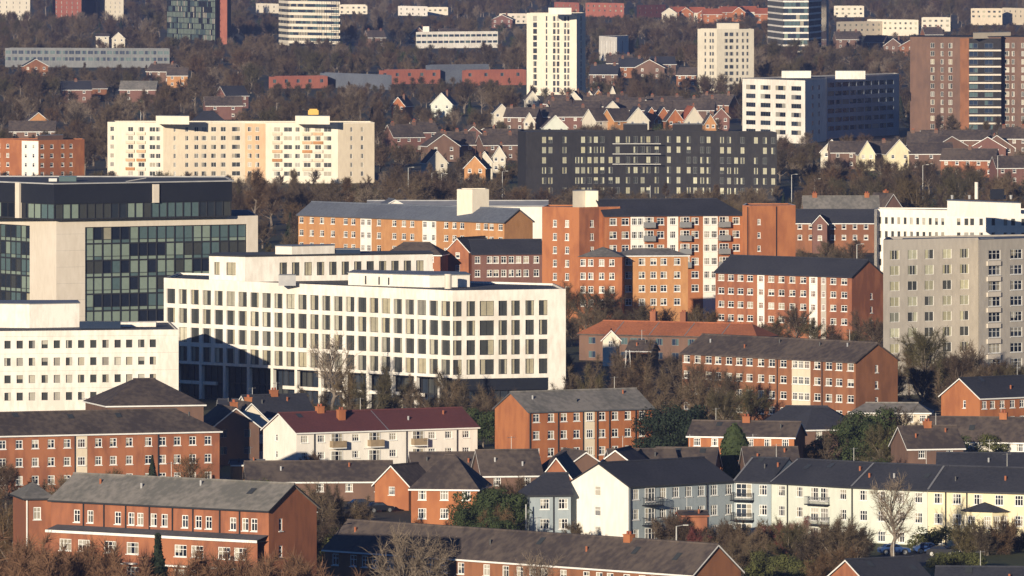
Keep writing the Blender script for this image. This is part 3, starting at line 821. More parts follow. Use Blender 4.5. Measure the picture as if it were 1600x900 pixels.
pipe(B, r[0], r[1], 1478, 0, h); pipe(B, r[0], r[1], 1511, 0, h)
a, b_ = r[0], r[1]; d = unit(sub(b_, a)); n_ = (d[1], -d[0]); u = u_at(a, b_, 1540)
def bay(B, a, b_, u, w_, out, z0, z1, rows, mk):
    d = unit(sub(b_, a)); n_ = (d[1], -d[0])
    pts = [adv(a, d, u - w_ / 2), adv(adv(a, d, u - w_ * .28), n_, out), adv(adv(a, d, u + w_ * .28), n_, out), adv(a, d, u + w_ / 2)]
    m = MB()
    for i in range(3): B.face(pts[i], pts[i + 1], z0, z1, coln(pts[i], pts[i + 1], 2, 1.1, .75), rows, 'white2', mk, mb=m)
    o = B.part('bay_window', m)
    x = sum(p[0] for p in pts) / 4; y = sum(p[1] for p in pts) / 4
    t = MB(); ex = [(x + (p[0] - x) * 1.15, y + (p[1] - y) * 1.15) for p in pts]; ap = adv(adv(a, d, u), n_, .3)
    for i in range(3): t.poly([(*ex[i], z1), (*ex[i + 1], z1), (*ap, z1 + 1.3)], 'roof_slate')
    t.poly([(*p, z1 - .02) for p in ex[::-1]], 'frame_white')
    B.part('bay_roof', t, o)
bay(B, a, b_, u, 7.0, 2.2, 0, 5.1, [(3.7, 1.7), (1.2, 1.4)], 'yellow_render')
B.done((1449, 735, 1600, 830))
# blue left wing with lower roof
h2 = 5.6
r = rect(828, 892, 773, 6.4, 8, 9)
B = Bld('painted_apartment_block', 'low blue grey wing with hipped slate roof left of cream gable', 'apartment block', r[0], TG); foot(r)
B.face(r[0], r[1], 0, 6.4, colpx(r[0], r[1], [851, 880], 1.35), rws(6.4 - 1.35, 2, 2.85, 1.5), 'white2', 'blue_render'); closed(B, r, 0, 6.4, 'blue_render', (0,))
roof(B, r, 6.4, 2.6, 'roof_slate', 2.6, 0, wk='blue_render', fascia='frame_dark'); pipe(B, r[0], r[1], 865, 0, 6.4); B.done()

# ================================================================ small houses
def house(name, label, px, py, w_, dp, th, h, rise, mk, rk, gf=False, rows=2, cols=2, ww=1.1, wh=1.25, chim=1, hip=0, cat='house', fascia='frame_white', gmat=None, z0=None, ch='brick_orange', st=None, clear=None, group=None):
    """px, py: where the middle of the eave line shows; h: eave height. gf: gable end faces the camera"""
    c = P(px, py, h); t = math.radians(th); d = (math.cos(t), math.sin(t)); nb = (-d[1], d[0])
    a = adv(c, d, -w_ / 2); b_ = adv(c, d, w_ / 2); r = [a, b_, adv(b_, nb, dp), adv(a, nb, dp)]
    B = Bld(name, label, cat, c, group); foot(r, 1.5)
    st = st or ('white2' if B.detail else 'whites')
    rr_ = rws(h - .95, rows, 2.7, wh)
    if cols: B.face(a, b_, 0, h, [(w_ * (i + .5) / cols, ww) for i in range(cols)], rr_, st, mk)
    else: B.face(a, b_, 0, h, mk=mk)
    closed(B, r, 0, h, mk, (0,))
    hsf = B.detail
    if gf:
        rr = [r[1], r[2], r[3], r[0]]
        roof(B, rr, h, rise, rk, wk=gmat or mk, fascia=fascia)
        if chim: chimney(B, rr, dp * .5, w_ * .35, h, h + rise + .7, ch)
    else:
        roof(B, r, h, rise, rk, hip, hip, wk=gmat or mk, fascia=fascia)
        if hsf and not hip: fittings(B, r, h, rise, 2)
        for i in range(chim): chimney(B, r, w_ * (.5 if chim == 1 else .15 + .7 * i / (chim - 1)), dp * .5, h, h + rise + .8, ch)
    s_ = F / c[1]; q_ = .34 if c[1] > 2500 else .5; B.done(clear or (px - w_ * s_ * q_, py - rise * s_ * (.8 if c[1] > 2500 else 1.1), px + w_ * s_ * q_, py + h * s_ * (.0 if c[1] > 2500 else .5))); return B
hs = house
# foreground middle
hs('hipped_brick_house', 'square orange brick house with dark hipped roof at lower centre', 694, 763, 9.6, 12, -8, 6.3, 4.3, 'brick_orange', 'roof_brown', hip=4, cols=3, chim=0, ww=1.2, wh=1.5, clear=(640, 715, 720, 820))
hs('brick_bungalow', 'small orange brick house with cross gable beside dark parked cars', 612, 757, 6.0, 7, -32, 3.8, 2.7, 'brick_orange', 'roof_brown', gf=True, rows=1, cols=1, chim=0, clear=(585, 728, 650, 775))
hs('brick_bungalow', 'low long brown roofed bungalow below white gabled flats', 500, 752, 22, 9, 4, 3.0, 2.6, 'brick_brown', 'roof_brown', rows=1, cols=5, chim=0, clear=(390, 732, 585, 752))
hs('brick_bungalow', 'low brown roof in front of orange and grey brick block', 708, 738, 12, 9, 6, 4, 2.6, 'brick_brown', 'roof_brown', cols=2, rows=1, chim=0)
hs('gabled_house', 'brown gabled house with white bargeboards behind the blue wing', 869, 762, 6.6, 14, -6, 6.2, 4.2, 'brick_red', 'roof_brown', gf=True, cols=0, chim=0, clear=(845, 728, 890, 745))
for i, (x, y, w_, th, lab) in enumerate(((800, 742, 9, 10, 'brown roof between the hipped brick house and gabled house'), (915, 742, 10, 20, 'steep brown roof just left of the cream gable'),
        (962, 739, 9, -15, 'brown pitched roof peeking over the cream gable'), (1010, 734, 10, 10, 'brown roof behind slate roof of blue block'), (1068, 732, 9, -8, 'low brown roof behind terrace near the cypress'),
        (1208, 731, 8, 5, 'low brown roof right of the cypress tree'))):
    hs('brick_house', lab, x, y, w_, 9, th, 5, 2.7 if x > 1000 else 3.3, 'brick_brown', 'roof_brown', cols=2, rows=1, chim=0, gf=(i in (1, 2)))
hs('brick_house', 'long orange house with brown roof and white windows behind the cypress', 1158, 682, 17, 8, -14, 6.6, 2.0, 'brick_orange', 'roof_brown', cols=6, rows=1, chim=1, wh=1.2, clear=(1077, 655, 1240, 700))
hs('hipped_house', 'dark slate hipped roof under the right end of brown brick flats', 1252, 668, 15, 12, -10, 4.5, 3.0, 'brick_brown', 'roof_slate', hip=4, cols=2, chim=0, rows=1)
hs('hipped_house', 'second dark slate roof beside the pale bay column', 1300, 670, 9, 10, 20, 4.5, 3.0, 'brick_brown', 'roof_slate', hip=3, cols=2, chim=0, rows=1)
hs('low_annexe', 'low grey roofed annexe with white windows right of brown flats', 1392, 645, 13, 8, -5, 3.4, 1.3, 'cream_panel', 'roof_grey', hip=2, cols=6, rows=1, chim=0, wh=1.2)
r = rect(1531, 1665, 624, 6.8, -20, 12)
r = rect(1531, 1665, 622, 6.8, 38, 10)
gable_flats('brick_apartment_block', 'orange brick two storey flats with navy roof at right edge', r, 6.8, 3.0, rws(5.6, 2, 2.7, 1.3), [1538, 1551, 1566, 1582, 1597, 1612], 1.1, mk='brick_orange', rk='roof_slate', gside='L', gcols=[.6], bays=[]).done((1478, 592, 1600, 650))
hs('brick_house', 'brown tiled house with white front window row at right edge', 1560, 690, 24, 10, -12, 4.6, 3.4, 'white_render', 'roof_brown', cols=7, rows=1, chim=1, wh=1.3, clear=(1500, 655, 1600, 695))
hs('brick_house', 'dark red brick house half hidden by trees left of brown tiled house', 1462, 700, 9, 9, 15, 5.6, 3, 'brick_brown', 'roof_brown', cols=2, chim=1)
hs('slate_roof_house', 'low slate roof just behind the yellow block', 1580, 735, 22, 8, -4, 5.6, 2.2, 'brick_brown', 'roof_slate', cols=4, rows=1, chim=0)
hs('gabled_house', 'navy roofed brick house with red gable at bottom right', 1405, 908, 10, 9, 32, 4.6, 2.5, 'brick_red', 'roof_slate', cols=2, chim=0, rows=1, clear=(1372, 868, 1462, 900))
hs('gabled_house', 'navy roofed house with small front gable in bottom right corner', 1530, 924, 11, 9, -6, 4.8, 2.6, 'brick_red', 'roof_slate', cols=3, chim=0, rows=1, clear=(1470, 872, 1600, 900))
hs('gabled_porch', 'little brick gable with white bargeboards before the corner navy roof', 1488, 916, 3.6, 4, -6, 4.3, 1.9, 'brick_orange', 'roof_slate', gf=True, cols=1, chim=0, rows=1)
hs('brick_outhouse', 'small dark red brick outbuilding standing before the blue block', 1084, 806, 3.8, 4, 5, 4.2, .4, 'brick_red', 'roof_brown', cols=0, chim=0, fascia='brick_red')
# dark little houses left of the maroon roof
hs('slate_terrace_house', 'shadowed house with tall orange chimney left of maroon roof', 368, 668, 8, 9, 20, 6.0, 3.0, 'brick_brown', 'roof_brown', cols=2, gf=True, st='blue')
hs('slate_terrace_house', 'shadowed second house with cream gable edge before the white grid office', 392, 664, 7, 9, 20, 6.0, 3.4, 'cream_render', 'roof_brown', cols=2, gf=True, st='blue')
hs('slate_terrace_house', 'dark roofed house behind the left gable of white flats', 445, 651, 11, 9, 25, 6.2, 3.2, 'cream_render', 'roof_slate', cols=2)
hs('low_annexe', 'long low dark roofed store at foot of white grid office', 390, 640, 10, 7, 5, 4, 1.4, 'brick_brown', 'roof_slate', cols=3, rows=1, chim=0)
hs('garage_block', 'small ochre wall shed on the green beside white flats', 388, 727, 5, 5, 5, 3, .5, 'brick_ochre', 'roof_felt', cols=0, chim=0)
# orange tiled row behind white grid office
r = rect(905, 1182, 527, 5.2, -26, 9, 'R'); foot(r)
B = Bld('orange_tiled_terrace', 'long low terrace with bright orange tile roof right of white grid office', 'terrace', r[0])
B.face(r[0], r[1], 0, 5.2, colpx(r[0], r[1], [925, 975, 990, 1002, 1030, 1055, 1080, 1105, 1130, 1155], 1.5), [(3.9, 1.3), (1.2, 1.3)], 'blue', 'brick_brown'); closed(B, r, 0, 5.2, 'brick_brown', (0,))
roof(B, r, 5.2, 2.2, 'roof_rust', 3, 3, fascia='roof_brown', bands=4)
for u in (.36, .53): chimney(B, r, u * ln(sub(r[1], r[0])), 5, 5.2, 9.4)
B.done((910, 498, 1182, 527))
hs('gabled_bay_house', 'pale pointed bay with cream front under the orange tile roof', 955, 530, 3.2, 5, 0, 5.2, 1.6, 'cream_render', 'roof_orange', gf=True, cols=1, chim=0)
hs('brick_outhouse', 'tall orange brick outbuilding below the orange tiled terrace', 998, 548, 4.6, 6, -15, 5.0, 1.6, 'brick_orange', 'roof_brown', cols=0, chim=0, gf=False)
# ================================================================ middle rows
def flatb(name, label, pts, h, depth, rowspec, colspecs, st, mk, cat='apartment block', wdt=1.3, par=.5, clear=None, rk='roof_felt', rec=.14, over=None, skip=None, dy=0, group=None, cope='concrete'):
    c = chain(pts, h, depth); c = [(x, y + dy) for x, y in c]
    foot(c); B = Bld(name, label, cat, c[0], group)
    k = len(pts) - 1; mks = mk if isinstance(mk, (list, tuple)) else [mk] * k; sts = st if isinstance(st, (list, tuple)) else [st] * k
    for i in range(k):
        cs = colspecs[i] if i < len(colspecs) else ()
        B.face(c[i], c[i + 1], 0, h, [(u_at(c[i], c[i + 1], p[0] if isinstance(p, tuple) else p), p[1] if isinstance(p, tuple) else wdt) for p in cs], rowspec, sts[i], mks[i], rec=rec, over=over, skip=skip)
    closed(B, c, 0, h, mks[-1], tuple(range(k)))
    flatroof(B, c, h, rk, par, mks[0], cope=cope)
    B.clearbox = clear
    return B, c
# grey tower at right edge
h = 27.8
B, c = flatb('grey_tower_block', 'plain grey tower block with pale yellow windows at right edge', [(1380, 379), (1528, 375.5), (1530, 379), (1680, 374)], h, 16, rws(h - 2.3, 10, 2.83, 1.75),
    [[(1398, 2.1), (1426, 2.1), (1452, 2.0), (1480, 2.0), (1507, 2.0)], [], [(1554, 3.0), (1588, 3.0), (1625, 3)]], ['yellow', 'yellow', 'white2'], 'grey_render', par=.5, cope='roof_bluegrey')
a, b_ = c[0], c[1]
pipe(B, c[0], c[1], 1540, 0, h - 1)
m = MB(); d = unit(sub(c[3], c[2])); n_ = (d[1], -d[0]); u = u_at(c[2], c[3], 1552)
for k in range(9):
    z = h - 3.9 - 2.83 * k
    m.box(adv(adv(c[2], d, u - 1.7), n_, .3), (d[0] * 3.4, d[1] * 3.4), (-n_[0] * .28, -n_[1] * .28), z - .35, z + .45, 'stone_panel')
B.part('balcony_front', m)
m = MB(); m.prism(inset(c, 3), h + .05, h + .3, 'roof_bluegrey'); B.part('roof_edge', m)
B.done((1380, 373, 1600, 520))
# white block behind it
h = 18.5
B, c = flatb('white_render_block', 'long white block with small windows and box storey behind the grey tower', [(1366, 329.2), (1371, 328.3), (1482, 330.6), (1660, 331.4)], h, 14, rws(h - 2.3, 5, 3.15, 1.55),
    [[], [(1375 + 9.8 * i, .75) for i in range(11)], [(1498, .8), (1510, .9), (1519, .9), (1533, .8), (1552, .8), (1571, .8), (1583, .9), (1599, .9)]], 'small', 'white_render', par=.3)
q = chain([(1481, 313), (1596, 317)], h + 3.6, 7); plant(B, [(x, y + 3) for x, y in q], h, h + 3.4, 'white_render')
m = MB(); p = P(1527, 312, h + 3.4); m.tube((p[0], p[1] + 4, h + 3.4), (p[0], p[1] + 4, h + 7.2), .3, .3, 7, 'white_panel'); B.part('flue', m)
m = MB(); p = P(1550, 313, h + 3.4); m.box((p[0], p[1] + 6), (3, 0), (0, 3), h + 3.4, h + 5.6, 'charcoal'); B.part('rooftop_unit', m)
for x in (1489, 1516, 1563, 1571, 1581): m = MB(); p = P(x, 312, h + 3.4); m.tube((p[0], p[1] + 4, h + 3.4), (p[0], p[1] + 4, h + 4.3), .18, .25, 6, 'pale_roof'); B.part('vent_pipe', m)
B.done((1365, 308, 1600, 418))
# long ochre block, left of orange complex
h = 19.5
r = rect(466, 788, 347, h, -47, 8.4, 'R')
gable_flats('ochre_apartment_block', 'long ochre brick block with blue grey roof and white panels behind white office', r, h, 2.6, rws(h - 1.15, 4, 2.8, 1.35),
    [471, 487, 503, 520, 540, 552, 592, 616, 631, 644, 697, 710, 722, 747, 759, 768, 782], 1.35, mk='brick_ochre', rk='roof_bluegrey', gcols=[], fascia='roof_felt',
    bays=[(572, 3.6, 'white_render'), (671, 4.4, 'white_render')]).done((466, 318, 832, 388))
hs('warehouse', 'long white flat roofed shed behind ochre block roof', 715, 322, 40, 14, 0, 20.5, .8, 'white_render', 'pale_roof', cols=0, chim=0, fascia='pale_roof')
hs('gabled_hall', 'small white gabled roof peeping over the ochre block', 617, 322, 5, 8, 10, 21.0, 1.3, 'white_render', 'roof_bluegrey', gf=True, cols=0, chim=0)
B, c = flatb('lift_tower', 'plain cream cube standing above the ochre block roof', [(714, 297), (738, 297.5), (764, 297)], 26, 7, [], [], 'small', 'cream_render', par=.2, cat='plant room'); B.done((714, 296, 764, 320))
# orange brick complex
h = 24.1
B, c = flatb('orange_brick_tower', 'tall orange brick block at left of the big orange complex', [(847, 325), (905, 326.1), (936, 325.4), (969, 325)], h, 12, rws(h - 3.2, 6, 2.8, 1.5),
    [[(867, .95), (886, .95)], [(925, .95)], []], 'white', ['brick_orange', 'brick_red', 'brick_orange'], par=.3, cope='frame_white')
q = chain([(895, 299), (915, 298.5), (935, 299)], h + 3.6, 6); plant(B, [(x, y + 5) for x, y in q], h, h + 3.5, 'cream_render')
m = MB(); p = P(900, 322, h); m.box((p[0], p[1] + 2), (1.8, 0), (0, 1.5), h, h + 1.6, 'charcoal'); m.box((p[0] + 2.3, p[1] + 2.3), (2.5, 0), (0, 1.5), h, h + 1.4, 'metal'); B.part('rooftop_unit', m)
B.done((847, 296, 969, 450))
h = 22.6
r = rect(945, 1162, 337, h, 14, 13)
B = gable_flats('orange_apartment_block', 'five storey orange block with white bays, grey balconies and navy roof', r, h, 3.0, rws(h - 1.3, 6, 2.83, 1.5),
    [958, 977, 1032, 1086, 1150], 1.6, mk='brick_orange', rk='roof_slate', gcols=[], hr=4, hl=0, fascia='roof_slate',
    bays=[(996, 3.0, 'white_render'), (1051, 2.4, 'white_render'), (1110, 3.2, 'white_render')])
a, b_ = r[0], r[1]
for x in (1014, 1070, 1131):
    for k in range(4):
        u = u_at(a, b_, x); balcony(B, a, b_, u, 2.4, h - 2.5 - 2.83 * k, 1.2, 'frame_grey', 'roof_grey', False)
        B.window('white2', adv(a, unit(sub(b_, a)), u), h - 1.35 - 2.83 * k, 2.0, 1.9, math.atan2(*(sub(b_, a)[::-1])), -.03)
B.done((945, 310, 1162, 460))
B, c = flatb('orange_brick_tower', 'tall plain orange brick end tower with narrow windows, right of navy roof', [(1160, 322.4), (1172, 323), (1243, 322.3)], 24.6, 12, rws(24.6 - 3.2, 5, 2.8, 1.2),
    [[], [(1186, .7)]], 'whites', 'brick_orange', par=.25, cope='frame_white')
for x in (1168, 1213): pipe(B, c[1], c[2], x, 0, 24.6, 'charcoal')
B.done((1160, 318, 1243, 450))
h = 16.2
r = rect(972, 1075, 400, h, 8, 10)
B = gable_flats('ochre_brick_block', 'lower ochre brick block with grey hipped roof before the orange complex', r, h, 1.1, rws(h - 1.2, 4, 2.75, 1.4), [982, 1003, 1021, 1037, 1058], 1.35, mk='brick_ochre', rk='roof_grey', hl=3, hr=3, fascia='frame_white')
q = rect(905, 972, 401, h, -6, 9)
e_ = [adv(q[0], (0, 1), -.6), adv(q[1], (0, 1), -.6), q[2], q[3]]
m = MB(); B.face(e_[0], e_[1], 0, h, colpx(e_[0], e_[1], [911, 923, 940, 956], 1.1), rws(h - 1.2, 4, 2.75, 1.4), 'white', 'brick_orange', mb=m); B.face(e_[1], e_[2], 0, h, mk='brick_orange', mb=m); B.face(e_[3], e_[0], 0, h, mk='brick_orange', mb=m); B.part('side_wing', m)
k = MB(); x = (e_[0][0] + e_[2][0]) / 2; y = (e_[0][1] + e_[2][1]) / 2
for i in range(4): k.poly([(*inset(e_, -.4)[i], h), (*inset(e_, -.4)[(i + 1) % 4], h), (x, y, h + 1.9)], 'roof_grey')
B.part('wing_roof', k); foot(e_)
B.done((905, 384, 1075, 470))
# dark brick houses
r = rect(738, 850, 396, 13.0, 10, 9)
gable_flats('mauve_brick_flats', 'dull brick flats with navy roof and two small gables left of orange tower', r, 13.0, 2.6, rws(11.6, 3, 2.9, 1.5), [746, 765, 775, 787, 799, 810, 822, 838], 1.2, mk='brick_mauve', rk='roof_slate', fascia='roof_slate', hl=0).done((695, 375, 850, 430))
hs('gabled_house', 'orange brick gable end joined to navy roofed dull brick flats', 715, 392, 5.5, 12, -30, 13.5, 2.6, 'brick_red', 'roof_slate', gf=True, cols=1, chim=0)
hs('brick_house', 'low dark red roof over the upper storey of white office', 645, 398, 12, 9, -10, 13, 2.3, 'brick_red', 'roof_brown', cols=3, chim=0, hip=3)
# houses right of orange complex
hs('chimney_terrace', 'terrace with grey roof and tall chimney at each end, right of orange tower', 1315, 326, 19, 7, 2, 9.5, 2.9, 'brick_orange', 'roof_grey', cols=7, rows=2, chim=2, clear=(1250, 300, 1372, 330))
hs('brick_house', 'narrow reddish house with leaning roof beside chimney terrace', 1395, 322, 5, 8, 35, 9, 3, 'brick_brown', 'roof_brown', cols=1, gf=True)
hs('slate_terrace', 'navy roofed terrace with cream bays between orange tower and white block', 1310, 348, 22, 8, 0, 7.5, 3.0, 'brick_dull', 'roof_slate', cols=8, rows=2, chim=0, clear=(1250, 330, 1365, 370))
hs('gabled_bay_house', 'small front gable with white bargeboards on the navy terrace', 1281, 349, 3.6, 5, 0, 7.5, 2.0, 'brick_mauve', 'roof_slate', gf=True, cols=1, chim=0)

# ================================================================ far rows
h = 19.4
B, c = flatb('black_brick_block', 'long black brick block with pale lit looking windows in middle distance', [(809, 206), (822, 208), (1040, 207), (1214, 209)], h, 14, rws(h - 2.0, 6, 2.95, 1.85),
    [[], [824, 850, 860, 882, 902, 911, 921, 931, 941, 954, 965, 981, 993, 1004, 1013, 1026], [1045, 1060, 1076, 1086, 1097, 1107, 1128, 1139, 1150, 1160, 1181, 1195, 1208]], 'dim', 'black_brick', wdt=1.25, par=.4, cope='roof_bluegrey', cat='apartment block', skip=lambda i, j: (i * 7 + j * 13 + i * j * 3) % 11 == 0 or (i in (3, 8) and j > 3))
for x0, x1 in ((974, 1012), (1051, 1098)):
    q = chain([(x0, 194), (x1, 194)], h + 2.4, 6); plant(B, [(x, y + 4) for x, y in q], h, h + 2.3, 'black_brick')
m = MB()
for k in range(3):
    p = adv(c[1], unit(sub(c[2], c[1])), u_at(c[1], c[2], 957)); m.box((p[0], p[1] - .4), (14, -.1), (0, .35), h - 3.3 - 2.95 * k, h - 3.1 - 2.95 * k, 'metal')
B.part('balcony_rail', m)
B.done((809, 193, 1214, 285))
h = 18.2
B, c = flatb('cream_apartment_block', 'wide cream apartment block with orange strips and two roof boxes', [(168, 192.2), (255, 193.2), (383, 192.6), (415, 193), (528, 193.4), (585, 192.8)], h, 14, rws(h - 1.8, 6, 2.7, 1.45),
    [[(175, 1.3), (182, 2.2), (204, 1.8), (221, 2.2), (238, 2.0), (247, 1.6)], [(273, .7), (292, 1), (307, 1.3), (319, 1.6), (334, 1.6), (349, 1.6), (369, 2.6)], [(390, 1.4), (402, 1.4)],
     [(419, 1.5), (433, 2), (450, 2.6), (465, 1.6), (480, 2.2), (497, 2), (512, 2.4), (520, 1.6)], [(549, .8), (566, .9)]],
    ['pale'] * 5, ['cream_render', 'cream_panel', 'tan_panel', 'cream_render', 'cream_panel'], par=.35)
m = MB()
for i, px in ((0, 204), (0, 221), (3, 480), (3, 497), (3, 433)):
    for k in range(5):
        d = unit(sub(c[i + 1], c[i])); n_ = (d[1], -d[0]); u = u_at(c[i], c[i + 1], px)
        m.box(adv(adv(c[i], d, u - 1.5), n_, .5), (d[0] * 3, d[1] * 3), (-n_[0] * .48, -n_[1] * .48), h - 3.5 - 2.7 * k, h - 2.65 - 2.7 * k, ('tan_panel', 'cream_panel', 'brick_ochre', 'cream_panel', 'stone_panel')[(k * 2 + i + int(px)) % 5])
B.part('balcony_front', m)
for x0, x1 in ((243, 295), (461, 515)):
    q = chain([(x0, 181), (x1, 181.5)], h + 2.6, 6); plant(B, [(x, y + 3) for x, y in q], h, h + 2.5, 'cream_render')
m = MB(); p = P(489, 180, h + 2.5); m.box((p[0] - 1.6, p[1] + 5), (3.2, 0), (0, 2), h + 2.5, h + 3.9, 'yellow_paint'); m.box((p[0] - 1.2, p[1] + 5.2), (2.4, 0), (0, 1.6), h + 3.9, h + 4.3, 'yellow_paint'); B.part('water_tank', m)
B.done((168, 180, 585, 262))
h = 13
B, c = flatb('orange_brick_flats', 'small orange brick flats with cream panel at left edge', [(-12, 219), (34, 220), (60, 220.6), (132, 219)], h, 10, rws(h - 1.7, 4, 2.8, 1.3),
    [[-2, 12], [(40, 1), (52, 1)], [(66, 1.4), (81, 1.3), (98, 1.2), (111, 1.2)]], 'whites', ['brick_orange', 'white_render', 'brick_orange'], par=.3, wdt=1.2)
q = chain([(58, 212), (98, 211)], h + 1.6, 5); plant(B, [(x, y + 3) for x, y in q], h, h + 1.5, 'brick_brown'); B.done((0, 212, 132, 262))
h = 34.7
B, c = flatb('cream_tower_block', 'tallest slim cream tower with vertical window strips at upper centre', [(823, 21.4), (901, 22), (915, 21)], h, 13, rws(h - 2.0, 12, 2.75, 2.1),
    [[(836, 1.9), (854, .8), (866, 1.3), (872, 1.3), (883, 1.1), (888, 1.1)], [(908, 2.6)]], ['office', 'blue'], 'cream_render', par=.3, cat='tower block')
q = chain([(857, 12), (893, 12)], h + 2.9, 7); plant(B, [(x, y + 3) for x, y in q], h, h + 2.8, 'white_render'); B.done((822, 10, 915, 135))
h = 27
B, c = flatb('cream_tower_block', 'cream tower with raised centre box behind trees, right of the tallest tower', [(1090, 46.2), (1120, 46.5), (1178, 46.2)], h, 13, rws(h - 2.0, 9, 2.8, 1.6),
    [[(1102, .8), (1110, .9), (1114, .9)], [(1135, 1.6), (1143, 1.8), (1152, 1.1), (1161, 1), (1168, .9)]], ['office', 'office'], 'cream_pale', par=.3, cat='tower block')
q = chain([(1120, 36), (1155, 36)], h + 2.8, 7); plant(B, [(x, y + 1) for x, y in q], h, h + 2.7, 'cream_pale'); B.done((1090, 35, 1178, 110))
h = 21.6
B, c = flatb('white_and_navy_office', 'white fronted office with long shaded navy glass side', [(1160, 125), (1258, 128), (1290, 125), (1292, 122.5), (1405, 117)], h, 14, rws(h - 2.4, 6, 3.1, 1.6),
    [[(1173, 6.0), (1196, 6.3), (1219.5, 6.3), (1244, 6.2)], [(1270, 2.6), (1280, 2.6)], [], [(1298.5 + 11.6 * i, 6.2) for i in range(10)]], ['office', 'blue', 'blue', 'band'], ['white_panel', 'white_panel', 'white_panel', 'slate_blue'], par=.5, cat='office block')
for x0, x1, dz in ((1222, 1268, 2.6), (1306, 1353, 3.0)):
    q = chain([(x0, 111), (x1, 111)], h + dz, 7); plant(B, [(x, y + 6) for x, y in q], h, h + dz - .1, 'white_panel')
B.done((1160, 108, 1405, 205))
h = 35.5
B, c = flatb('brown_brick_tower_block', 'wide brown brick tower block with white balcony bands at upper right', [(1422, 59.4), (1500, 60), (1514, 60), (1564, 60), (1566, 59.7), (1680, 60.2)], h, 16, rws(h - 2.6, 11, 2.9, 1.8),
    [[(1457, 1.5), (1472, 1.1), (1485, 1.5)], [], [(1521, 3), (1533, 3), (1545, 3), (1556, 2.6)], [], [(1573, 1.8), (1583, 1.0), (1598, 1)]], ['pale', 'pale', 'blue', 'office', 'pale'], ['brick_brown', 'brick_dull', 'black_brick', 'black_brick', 'brick_brown'], par=.5, cat='tower block', cope='roof_felt')
m = MB()
for k in range(10):
    d = unit(sub(c[3], c[2])); n_ = (d[1], -d[0]); z = h - 4.6 - 2.9 * k
    if z > 0: m.box(adv(c[2], n_, 1.2), sub(c[3], c[2]), (-n_[0] * 1.18, -n_[1] * 1.18), z, z + .6, 'stone_panel')
B.part('balcony_band', m)
q = chain([(1521, 51), (1580, 50)], h + 2.2, 7); plant(B, [(x, y + 3) for x, y in q], h, h + 2.1, 'cream_panel')
m = MB(); m.prism(inset(c, -.3), h + .5, h + .8, 'charcoal'); B.part('roof_edge', m); B.done((1422, 50, 1600, 180))
# striped and glass towers cut by the top edge
def banded(name, label, pts, h, fl, bandz, mkb, glassmk, wt, depth=16, n=14, clear=None, end=None, rows_to=0):
    c = chain(pts, h, depth); foot(c); B = Bld(name, label, 'tower block', c[0])
    closed(B, c, 0, h, 'charcoal', ())
    for i in range(len(pts) - 1):
        L = ln(sub(c[i + 1], c[i])); d = unit(sub(c[i + 1], c[i])); n_ = (d[1], -d[0])
        g, f = glazed(adv(c[i], n_, .25), adv(c[i + 1], n_, .25), 2, h, max(2, int(n * L / 28)), fl, glassmk, wt, 0, 'frame_dark' if not end else 'frame_grey', band=False)
        o = B.part('glazing', g); B.part('glazing_bars', f, o)
    dz = (h - 2) / fl
    for j in range(fl + 1):
        m = MB(); z = 2 + dz * j
        m.prism(inset(c, -.55), z - bandz / 2, z + bandz / 2, mkb, 'roof_felt'); B.part('floor_band', m)
    return B, c
B, c = banded('white_banded_tower', 'white banded tower rising out of the top edge, left of centre', [(437, -24), (452, -23), (530, -22)], 33, 10, 1.5, 'cream_render', ('glass', 'curtain', 'glass_teal'), (5, 3, 4))
m = MB(); m.box(adv(c[0], (0, -1), 1.0), sub(c[1], c[0]), (0, .4), 0, 33, 'cream_render'); B.part('stair_wall', m); B.done((437, 0, 530, 58))
B, c = banded('curved_banded_tower', 'glass tower with curved white bands at the top right of centre', [(1201, -39), (1225, -37), (1262, -37), (1282, -38.5)], 41, 12, .9, 'white_panel', ('glass', 'glass_teal', 'glass_green', 'curtain'), (5, 4, 2, 1))
q = chain([(1282, -40), (1293, -42)], 41.5, 12); m = MB(); m.prism([(x, y) for x, y in q], 0, 41.5, 'glass_blue'); m.box((q[1][0] - .2, q[1][1] - .3), (.8, 0), (0, .6), 0, 42, 'white_panel'); B.part('side_fin', m); B.done((1201, 0, 1293, 55))
B, c = banded('green_glass_tower', 'green glass tower with tall orange brick side at top left', [(262, -26), (337, -24)], 33, 10, .35, 'frame_dark', ('glass_green', 'glass_teal', 'curtain', 'glass'), (7, 3, 2, 3))
m = MB(); q = chain([(337.5, -27), (354.8, -27)], 34, 14); m.prism(q, 0, 34, 'brick_pink'); q = chain([(355.3, -26.6), (361, -26.9)], 34, 12); m.prism(q, 0, 34, 'charcoal'); B.part('brick_side', m, label='pinkish orange brick side with dark edge'); B.done((262, 0, 361, 55))
for x0, x1, mk, st, lab in ((-6, 47, 'cream_render', 'pale', 'pale tower with balconies in the top left corner'), (82, 127, 'brick_pink', 'pale', 'pinkish brick tower second from the top left corner'), (152, 193, 'cream_render', 'pale', 'cream tower third from the top left corner')):
    B, c = flatb('distant_tower', lab, [(x0, -30), (x1, -29)], 25, 12, rws(22.5, 8, 2.85, 1.6), [[(x0 + 6 + (x1 - x0 - 12) * i / 4, 1.4) for i in range(5)]], st, mk, par=.3, cat='tower block'); B.done((x0, 0, x1, 16))
q = 0
B, c = flatb('distant_tower', 'thin dark grey tower between the pink and cream towers', [(128, -27), (143, -28), (152, -27)], 24, 12, rws(21, 7, 3, 1.4), [[(136, 1)]], 'blue', 'charcoal', par=.3, cat='tower block'); B.done()
